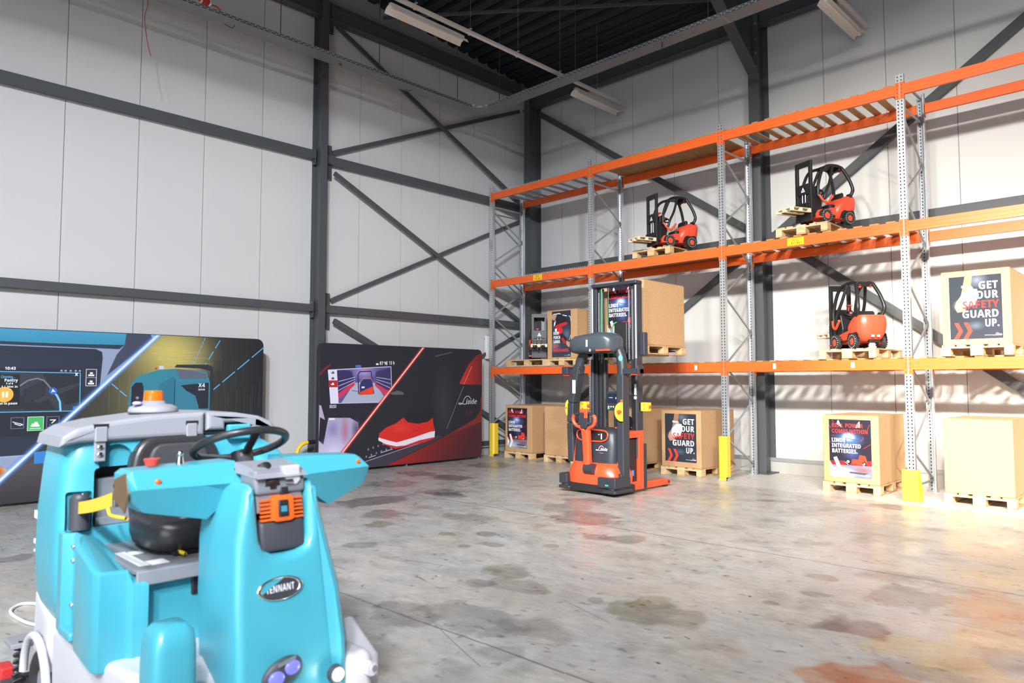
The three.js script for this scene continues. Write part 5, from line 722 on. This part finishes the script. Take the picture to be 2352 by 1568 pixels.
// ------------------------------------------------------------------ red pallet stacker truck in front of the rack (operator side = +z, forks = -z)
M.stRed = new THREE.MeshPhysicalMaterial({ color: lin(.86, .085, .025), roughness: .35, clearcoat: .3, clearcoatRoughness: .2 }); M.stGrey = std(lin(.030, .034, .044), .42); M.stPillar = std(lin(.033, .038, .046), .4); M.screen = std(lin(.012, .018, .04), .2);
{
  const CX = -6.52, s = thing('stacker_truck', 'red and charcoal automated stacker truck holding a carton in front of the rack', 'stacker truck', [CX, 0, -8.55]);
  const L = g => join(g).translate(-CX, 0, 8.55), add = (n, g, m, p = s, label) => mesh(n, L(g), m, p, label);
  // chassis nose, hood
  const nose = [[.15, .47, .30, 3.2], [.24, .475, .31, 3.2], [.32, .46, .30, 3], [.39, .43, .275, 2.8], [.45, .40, .24, 2.8]].map(([y, a, b, e]) => ringY(y, CX, -8.46, a, b, e, 64));
  add('chassis_nose', loft(nose, true, true, 1.1), M.stRed);
  const hood = [[.33, .36, .25], [.38, .385, .26], [.5, .39, .258], [.7, .385, .25], [.86, .365, .235], [.915, .34, .21], [.93, .30, .17]].map(([y, a, b]) => ringY(y, CX, -8.50 - (y - .33) * .05, a, b, 4.2, 64));
  add('hood', loft(hood, true, true, 1.1), M.stGrey);
  add('side_trim', [-1, 1].map(k => bar(V(CX + k * .40, .42, -8.36), V(CX + k * .375, .82, -8.42), .03, .05, V(0, 1, 0), .01)), M.stRed);
  const fz = -8.268;
  const wshape = (w, h) => { const p = []; for (let i = 0; i <= 24; i++) { const t = i / 24 * 2 * PI, c = Math.cos(t), q = Math.sin(t); p.push([CX + (w / 2) * Math.sign(c) * Math.abs(c) ** .4 * (q < 0 ? 1 - .14 * -q : 1), .835 + (h / 2) * Math.sign(q) * Math.abs(q) ** .6]); } return p; };
  const fr = add('storage_rim', tube(wshape(.56, .16).slice(0, 24).map(([x, y]) => [x, y, fz - (y - .8) * .12]), .013, 90, 8, true), M.stRed, s, 'red storage rim'); add('storage_pocket', prism(wshape(.53, .13).slice(0, 24), .02, 'z').translate(0, 0, fz - .012), M.black, fr); add('pocket_items', [bx(CX - .11, CX - .07, .81, .85, fz + .008, fz + .012), bx(CX + .17, CX + .19, .79, .87, fz + .008, fz + .012), bx(CX + .12, CX + .15, .85, .86, fz + .008, fz + .012)], M.lightGrey, fr);
  const logo = canvasTex(256, 160, g => { g.clearRect(0, 0, 256, 160); script(g, 24, 34, .92, '#f2f3f6'); g.fillStyle = '#c02a22'; g.fillRect(66, 128, 14, 10); g.fillStyle = '#9a9ca4'; g.fillRect(92, 130, 70, 7); }); logo.colorSpace = THREE.SRGBColorSpace;
  add('maker_logo', new THREE.PlaneGeometry(.24, .15).translate(CX + .19, .645, -8.2475), new THREE.MeshStandardMaterial({ map: logo, roughness: .42, transparent: true, alphaTest: .4 }), s, 'white script logo');
  // skirt, scanner corners
  add('skirt', [prism(xz([[CX - .5, -8.62], [CX - .5, -8.22], [CX - .44, -8.16], [CX + .44, -8.16], [CX + .5, -8.22], [CX + .5, -8.62]]), .11, 'y', .015).translate(0, .04, 0)], M.black);
  for (const k of [-1, 1]) { const c = add('scanner_guard', [bx(Math.min(CX + k * .3, CX + k * .52), Math.max(CX + k * .3, CX + k * .52), .05, .10, -8.55, -8.115, .025), bx(Math.min(CX + k * (k > 0 ? .20 : .36), CX + k * .515), Math.max(CX + k * (k > 0 ? .20 : .36), CX + k * .515), .12, .27, -8.5, -8.125, .02)], M.stGrey); add('scanner_window', cyl(V(CX + k * .42, .095, -8.2), V(CX + k * .42, .125, -8.2), .075, .075, 24), M.black, c); if (k > 0) add('status_light', [-.015, .015].map(o => new THREE.SphereGeometry(.012, 10, 8).translate(CX + .37 + o, .165, -8.122)), std(lin(.02, .3, .15), .4, 0, { emissive: new THREE.Color(0x20e070), emissiveIntensity: 1.2 }), c, 'green light'); }
  // tiller
  const arm = [[.34, .075, .06, -8.17], [.5, .062, .05, -8.165], [.75, .066, .05, -8.15], [.92, .075, .05, -8.13]].map(([y, a, b, z]) => ringY(y, CX + .0, z, a, b, 3, 24)); const ti = add('tiller', loft(arm, true, true, 1.1), M.stRed); add('tiller_pivot', [cyl(V(CX - .03, .37, -8.16), V(CX + .13, .37, -8.16), .075, .075, 24)], M.stGrey, ti);
  for (const k of [-1, 1]) add('tiller_horn', tube([[CX, .88, -8.13], [CX + k * .07, .95, -8.115], [CX + k * .15, .985, -8.10], [CX + k * .195, 1.04, -8.09], [CX + k * .2, 1.10, -8.09], [CX + k * .17, 1.135, -8.09]], .026, 24, 10), M.stRed, ti); 
  for (const k of [-1, 1]) add('grip_loop', tube([[CX + k * .17, 1.135, -8.09], [CX + k * .12, 1.15, -8.09], [CX + k * .05, 1.155, -8.09], [CX + k * .06, 1.03, -8.095], [CX + k * .12, 1.0, -8.1]], .018, 24, 8), M.stGrey, ti);
  add('tiller_head', [prism([[CX - .055, .95], [CX + .055, .95], [CX + .075, 1.05], [CX + .065, 1.17], [CX - .065, 1.17], [CX - .075, 1.05]], .07, 'z', .012).translate(0, 0, -8.135)], M.stGrey, ti); add('belly_button', [bx(CX - .07, CX + .07, 1.165, 1.225, -8.13, -8.06, .02), bx(CX + .03, CX + .09, 1.09, 1.19, -8.065, -8.045, .012)], M.stRed, ti);
  // guard pillars and head unit
  const pil = (k, pts, w, d) => add('guard_pillar', pts.slice(0, -1).map((p, i) => bar(V(...p), V(...pts[i + 1]), w, d, V(0, 0, 1), .025)), M.stPillar);
  const rp = pil(1, [[-6.075, .18, -8.42], [-6.075, 1.72, -8.42]], .125, .16); add('pillar_bend', tube([[-6.075, 1.70, -8.42], [-6.08, 1.84, -8.42], [-6.10, 1.97, -8.42], [-6.15, 2.08, -8.42], [-6.22, 2.14, -8.42]], .074, 24, 12), M.stPillar, rp);
  const lp = pil(-1, [[-6.98, .42, -8.42], [-7.0, 1.0, -8.42], [-6.985, 1.3, -8.42], [-6.87, 1.86, -8.42]], .12, .17); add('pillar_bend', tube([[-6.88, 1.82, -8.42], [-6.84, 1.94, -8.42], [-6.77, 2.02, -8.42], [-6.68, 2.05, -8.42]], .07, 20, 12), M.stPillar, lp);
  add('paper_label', bx(-6.965, -6.905, 1.44, 1.64, -8.332, -8.33).translate(-1 * -.03, 0, 0), M.white, lp, 'white label'); add('status_light', new THREE.SphereGeometry(.035, 18, 12).scale(1, 1.2, .4).translate(-6.06, 1.95, -8.35), std(lin(.1, .8, .4), .4, 0, { emissive: new THREE.Color(0x40ffa0), emissiveIntensity: 2.2 }), rp, 'green status light');
  add('pillar_decal', bx(-6.06, -6.02, 1.28, 1.36, -8.3395, -8.3385), M.stRed, rp);
  const head = [[-6.93, .05, .06, 2.14], [-6.9, .105, .13, 2.15], [-6.8, .135, .19, 2.16], [-6.4, .155, .22, 2.18], [-6.2, .15, .21, 2.17], [-6.12, .11, .15, 2.15], [-6.09, .05, .08, 2.14]].map(([x, hy, hz, cy]) => ringY(0, 0, 0, hy, hz, 3.6, 40).map(p => [x, cy + p[0], -8.36 + p[2]]));
  const hd = add('head_unit', loft(head.map(r => r.slice()), true, true, .9), std(lin(.055, .07, .085), .28)); add('head_band', [bx(-6.35, -6.12, 2.05, 2.075, -8.2, -8.145, .008)], M.stRed, hd); add('head_sticker', [bx(-6.52, -6.49, 2.12, 2.22, -8.142, -8.138), bx(-6.46, -6.44, 2.05, 2.085, -8.15, -8.142)], M.white, hd);
  for (const [x0, x1] of [[-7.14, -6.82], [-6.12, -5.74]]) { const c = add('sensor_arm', [bx(x0, x1, 1.72, 1.80, -8.46, -8.36, .01), bx(x0 < -7 ? x0 : x1 - .02, x0 < -7 ? x0 + .12 : x1, 1.72, 1.84, -8.46, -8.32, .01)], M.stGrey); add('red_lamp', bx(x0 < -7 ? x0 + .01 : x1 - .14, x0 < -7 ? x0 + .11 : x1 - .04, 1.705, 1.72, -8.44, -8.34, .005), std(lin(.7, .05, .03), .4, 0, { emissive: new THREE.Color(0xff2010), emissiveIntensity: .4 }), c); }
  add('pillar_brace', bar(V(-6.06, 1.76, -8.5), V(-6.15, 1.76, -8.9), .06, .1), M.stGrey);
  // yellow side discs and boxes
  const disc = (x, z, y) => { const c = add('safety_disc', [cyl(V(x - .02, y, z), V(x + .02, y, z), .105, .105, 32)], M.yellow, s, 'yellow disc'); add('disc_hub', cyl(V(x - .04, y, z), V(x + .06, y, z), .03, .026, 16), M.stRed, c); };
  { const c = add('safety_disc', prism((() => { const p = []; for (let i = 0; i <= 24; i++) { const a = PI / 2 + i / 24 * PI; p.push([-6.01 + .125 * Math.cos(a) * .95, 1.19 + .135 * Math.sin(a)]); } return p; })(), .05, 'z', .006).translate(0, 0, -8.335), M.yellow, s, 'yellow half disc'); add('disc_hub', cyl(V(-6.035, 1.19, -8.29), V(-6.035, 1.19, -8.25), .03, .026, 16), M.stRed, c); }
  { const c = add('safety_disc', prism((() => { const p = []; for (let i = 0; i <= 20; i++) { const a = PI / 2 + i / 20 * PI; p.push([-7.04 + .05 * Math.cos(a), 1.22 + .12 * Math.sin(a)]); } return p; })(), .06, 'z', .006).translate(0, 0, -8.40), M.yellow, s, 'yellow half disc'); add('disc_hub', cyl(V(-7.06, 1.22, -8.34), V(-7.06, 1.22, -8.33), .012, .012, 12), M.stRed, c); }
  for (const [x, z] of [[-6.03, -8.93], [-7.0, -8.7]]) { const c = add('lamp_box', bx(x - .06, x + .06, 1.18, 1.31, z - .05, z + .05, .008), M.yellow, s, 'yellow box'); add('box_screws', [1.21, 1.275].map(y => new THREE.SphereGeometry(.008, 8, 6).translate(x, y, z + .05)), M.black, c); add('red_cap', bx(x + .06, x + .075, 1.225, 1.265, z - .03, z + .02, .004), M.stRed, c); }
  // mast
  const MZ = -8.90, mast = [];
  for (const k of [-1, 1]) { const m = add('mast_upright', [bx(CX + k * .375 - .035, CX + k * .375 + .035, .12, 3.08, MZ - .07, MZ + .06, .006), bx(CX + k * .295 - .02, CX + k * .295 + .02, .3, 3.06, MZ - .05, MZ + .03, .004)], M.stGrey); add('lift_rod', cyl(V(CX + k * .405, 1.95, MZ + .085), V(CX + k * .405, 3.05, MZ + .085), .016, .016, 14), M.galv, m); add('lift_cylinder', cyl(V(CX + k * .405, .5, MZ + .085), V(CX + k * .405, 1.96, MZ + .085), .03, .03, 14), M.stGrey, m); 
    for (const o of [.25, .315]) add('lift_chain', Array.from({ length: 60 }, (_, i) => bx(CX + k * o - .012, CX + k * o + .012, 1.95 + i * .0175, 1.962 + i * .0175, MZ + .032, MZ + .04)), M.midGrey, m); }
  add('mast_head', [bx(CX - .435, CX + .43, 3.07, 3.125, MZ - .06, MZ + .11, .02), bar(V(CX - .42, 3.09, MZ + .08), V(CX - .46, 3.06, MZ + .12), .06, .05)], M.stGrey);
  add('mast_tie', [bx(CX - .4, CX + .4, .80, .92, MZ - .05, MZ, .005), bx(CX - .4, CX + .4, 1.36, 1.42, MZ - .05, MZ, .005)], M.stGrey); add('centre_cylinder', cyl(V(CX - .22, .4, MZ + .02), V(CX - .22, 1.95, MZ + .02), .05, .05, 20), M.black);
  const hg = std(lin(.06, .30, .09), .5); for (const [x, w] of [[CX - .25, .011], [CX - .12, .006]]) add('hydraulic_hose', tube([[x, 1.9, MZ + .06], [x, 2.5, MZ + .065], [x, 3.05, MZ + .05]], w, 12, 8), hg, s, 'green hose'); add('warning_tag', bx(CX - .4, CX - .3, 2.12, 2.2, MZ + .03, MZ + .045, .004), M.stRed);
  add('side_plaque', [bx(CX + .388, CX + .425, 1.42, 1.58, MZ + .116, MZ + .118)], M.white); add('round_plaque', cyl(V(CX + .405, 1.38, MZ + .115), V(CX + .405, 1.38, MZ + .117), .025, .025, 20), M.white);
  // carriage with reel, forks under the raised pallet
  const ca = add('fork_carriage', [bx(CX - .34, CX + .34, 1.99, 2.06, -9.04, -8.97, .005), bx(CX - .34, CX + .34, 2.25, 2.32, -9.04, -8.97, .005), bx(CX - .31, CX - .25, 1.99, 2.32, -9.05, -8.97), bx(CX + .25, CX + .31, 1.99, 2.32, -9.05, -8.97), bx(CX - .05, CX + .2, 2.02, 2.52, -8.97, -8.88, .03)], M.black); add('camera_box', bx(CX + .38, CX + .48, 2.0, 2.35, -9.02, -8.92, .02), M.stGrey, ca); add('cable_loom', [tube([[CX + .02, 2.52, -8.87], [CX - .04, 2.46, -8.85], [CX - .06, 2.2, -8.85], [CX - .02, 2.0, -8.86]], .012, 16, 6)], hg, ca); add('carriage_plate', bx(CX + .03, CX + .1, 2.12, 2.14, -8.885, -8.875), M.white, ca);
  for (const k of [-1, 1]) add('fork', [prism([[-9.0, 2.087], [-9.0, 2.125], [-10.25, 2.122], [-10.28, 2.108], [-10.25, 2.1]].map(([z, y]) => [-z, y]), .11, 'x').translate(CX - .06 + k * .18 - .055, 0, 0), bx(CX - .06 + k * .18 - .055, CX - .06 + k * .18 + .055, 1.99, 2.3, -9.06, -9.02)], M.black, ca);
  // battery housing between hood and mast
  add('battery_frame', [prism(zy([[-8.40, .05], [-8.40, .30], [-8.50, .34], [-8.50, .90], [-8.92, .90], [-8.92, .05]]), .05, 'x', .008, [zy([[-8.56, .17], [-8.80, .17], [-8.80, .80], [-8.56, .80]])]).translate(CX + .40, 0, 0), prism(zy([[-8.40, .05], [-8.40, .30], [-8.50, .34], [-8.50, .90], [-8.92, .90], [-8.92, .05]]), .05, 'x', .008).translate(CX - .45, 0, 0), bx(CX - .42, CX + .42, .84, .90, -8.92, -8.74, .006)], M.stRed); add('battery', [bx(CX + .1, CX + .405, .15, .78, -8.80, -8.58, .01), bx(CX - .38, CX + .1, .15, .83, -8.88, -8.6)], M.black); add('battery_label', bx(CX + .405, CX + .407, .25, .33, -8.73, -8.67), std(lin(.15, .28, .6), .5)); add('front_tie', bx(CX + .38, CX + .5, .24, .32, -8.46, -8.30, .02), M.stGrey);
  add('mast_foot', [bx(CX - .45, CX + .45, .05, .7, -9.0, -8.92, .006)], M.stGrey);
  for (const k of [-1, 1]) { const l = add('support_leg', [prism(zy([[-8.9, .03], [-8.9, .14], [-9.2, .13], [-9.62, .125], [-9.75, .10], [-9.75, .05], [-9.68, .03]]), .1, 'x', .008).translate(CX + k * .33 - .05, 0, 0)], M.stRed); add('leg_roller', cyl(V(CX + k * .33 - .045, .042, -9.64), V(CX + k * .33 + .045, .042, -9.64), .04, .04, 20), M.black, l); add('leg_bolt', cyl(V(CX + k * .33 + .05, .075, -9.69), V(CX + k * .33 + .056, .075, -9.69), .022, .022, 16), M.stGrey, l); }
  add('drive_wheel', cyl(V(CX - .05, .08, -8.5), V(CX + .05, .08, -8.5), .08, .08, 24), M.rubber);
  // operator display, key panel, belt reel behind the hood
  const dz = -8.62, dp = add('display', bx(CX + .0, CX + .30, 1.19, 1.47, dz - .03, dz, .012), M.stGrey, s); add('display_screen', bx(CX + .02, CX + .24, 1.30, 1.44, dz, dz + .003), M.screen, dp, 'dark blue screen'); add('screen_text', [bx(CX + .05, CX + .12, 1.375, 1.382, dz + .003, dz + .0036), bx(CX + .17, CX + .185, 1.36, 1.385, dz + .003, dz + .0036)], std(lin(.5, .55, .65), .5, 0, { emissive: new THREE.Color(0x8090c0), emissiveIntensity: .5 }), dp); add('display_button', [0, 1, 2].map(i => cyl(V(CX + .045 + i * .045, 1.245, dz), V(CX + .045 + i * .045, 1.245, dz + .01), .012, .012, 12)), M.lightGrey, dp); add('green_button', cyl(V(CX + .045, 1.22, dz), V(CX + .045, 1.22, dz + .012), .014, .014, 12), std(lin(.05, .5, .2), .4, 0, { emissive: new THREE.Color(0x30ff80), emissiveIntensity: .8 }), dp);
  add('display_stalk', bx(CX + .12, CX + .17, .9, 1.2, dz - .05, dz - .02), M.stGrey); add('belt_drum', [cyl(V(CX + .22, 1.02, -8.72), V(CX + .34, 1.02, -8.72), .09, .09, 28)], M.black); add('white_card', bx(CX + .18, CX + .3, 1.12, 1.145, -8.70, -8.64, .004), M.white); add('red_switch', bx(CX + .16, CX + .27, .92, .95, -8.66, -8.6, .008), M.stRed);
  // red line lasers from the sensor arms down to the floor
  for (const [lx, pts] of [[-5.80, Array.from({ length: 9 }, (_, i) => [-5.80 - i * .006, -7.95 - i * .24])], [-7.09, [[-7.12, -7.85], [-7.16, -8.1], [-7.2, -8.35]]]]) for (const [x, z] of pts) { const l = new THREE.SpotLight(0xff1a10, 7, 0, .05, .9, 2); l.position.set(lx - CX, 1.69, -8.39 + 8.55); l.target.position.set(x - CX, 0, z + 8.55); l.castShadow = true; s.add(l, l.target); }
}
scene.traverse(o => { if (o.isLight) o.castShadow = !o.isRectAreaLight; });
renderer.render(scene, camera);
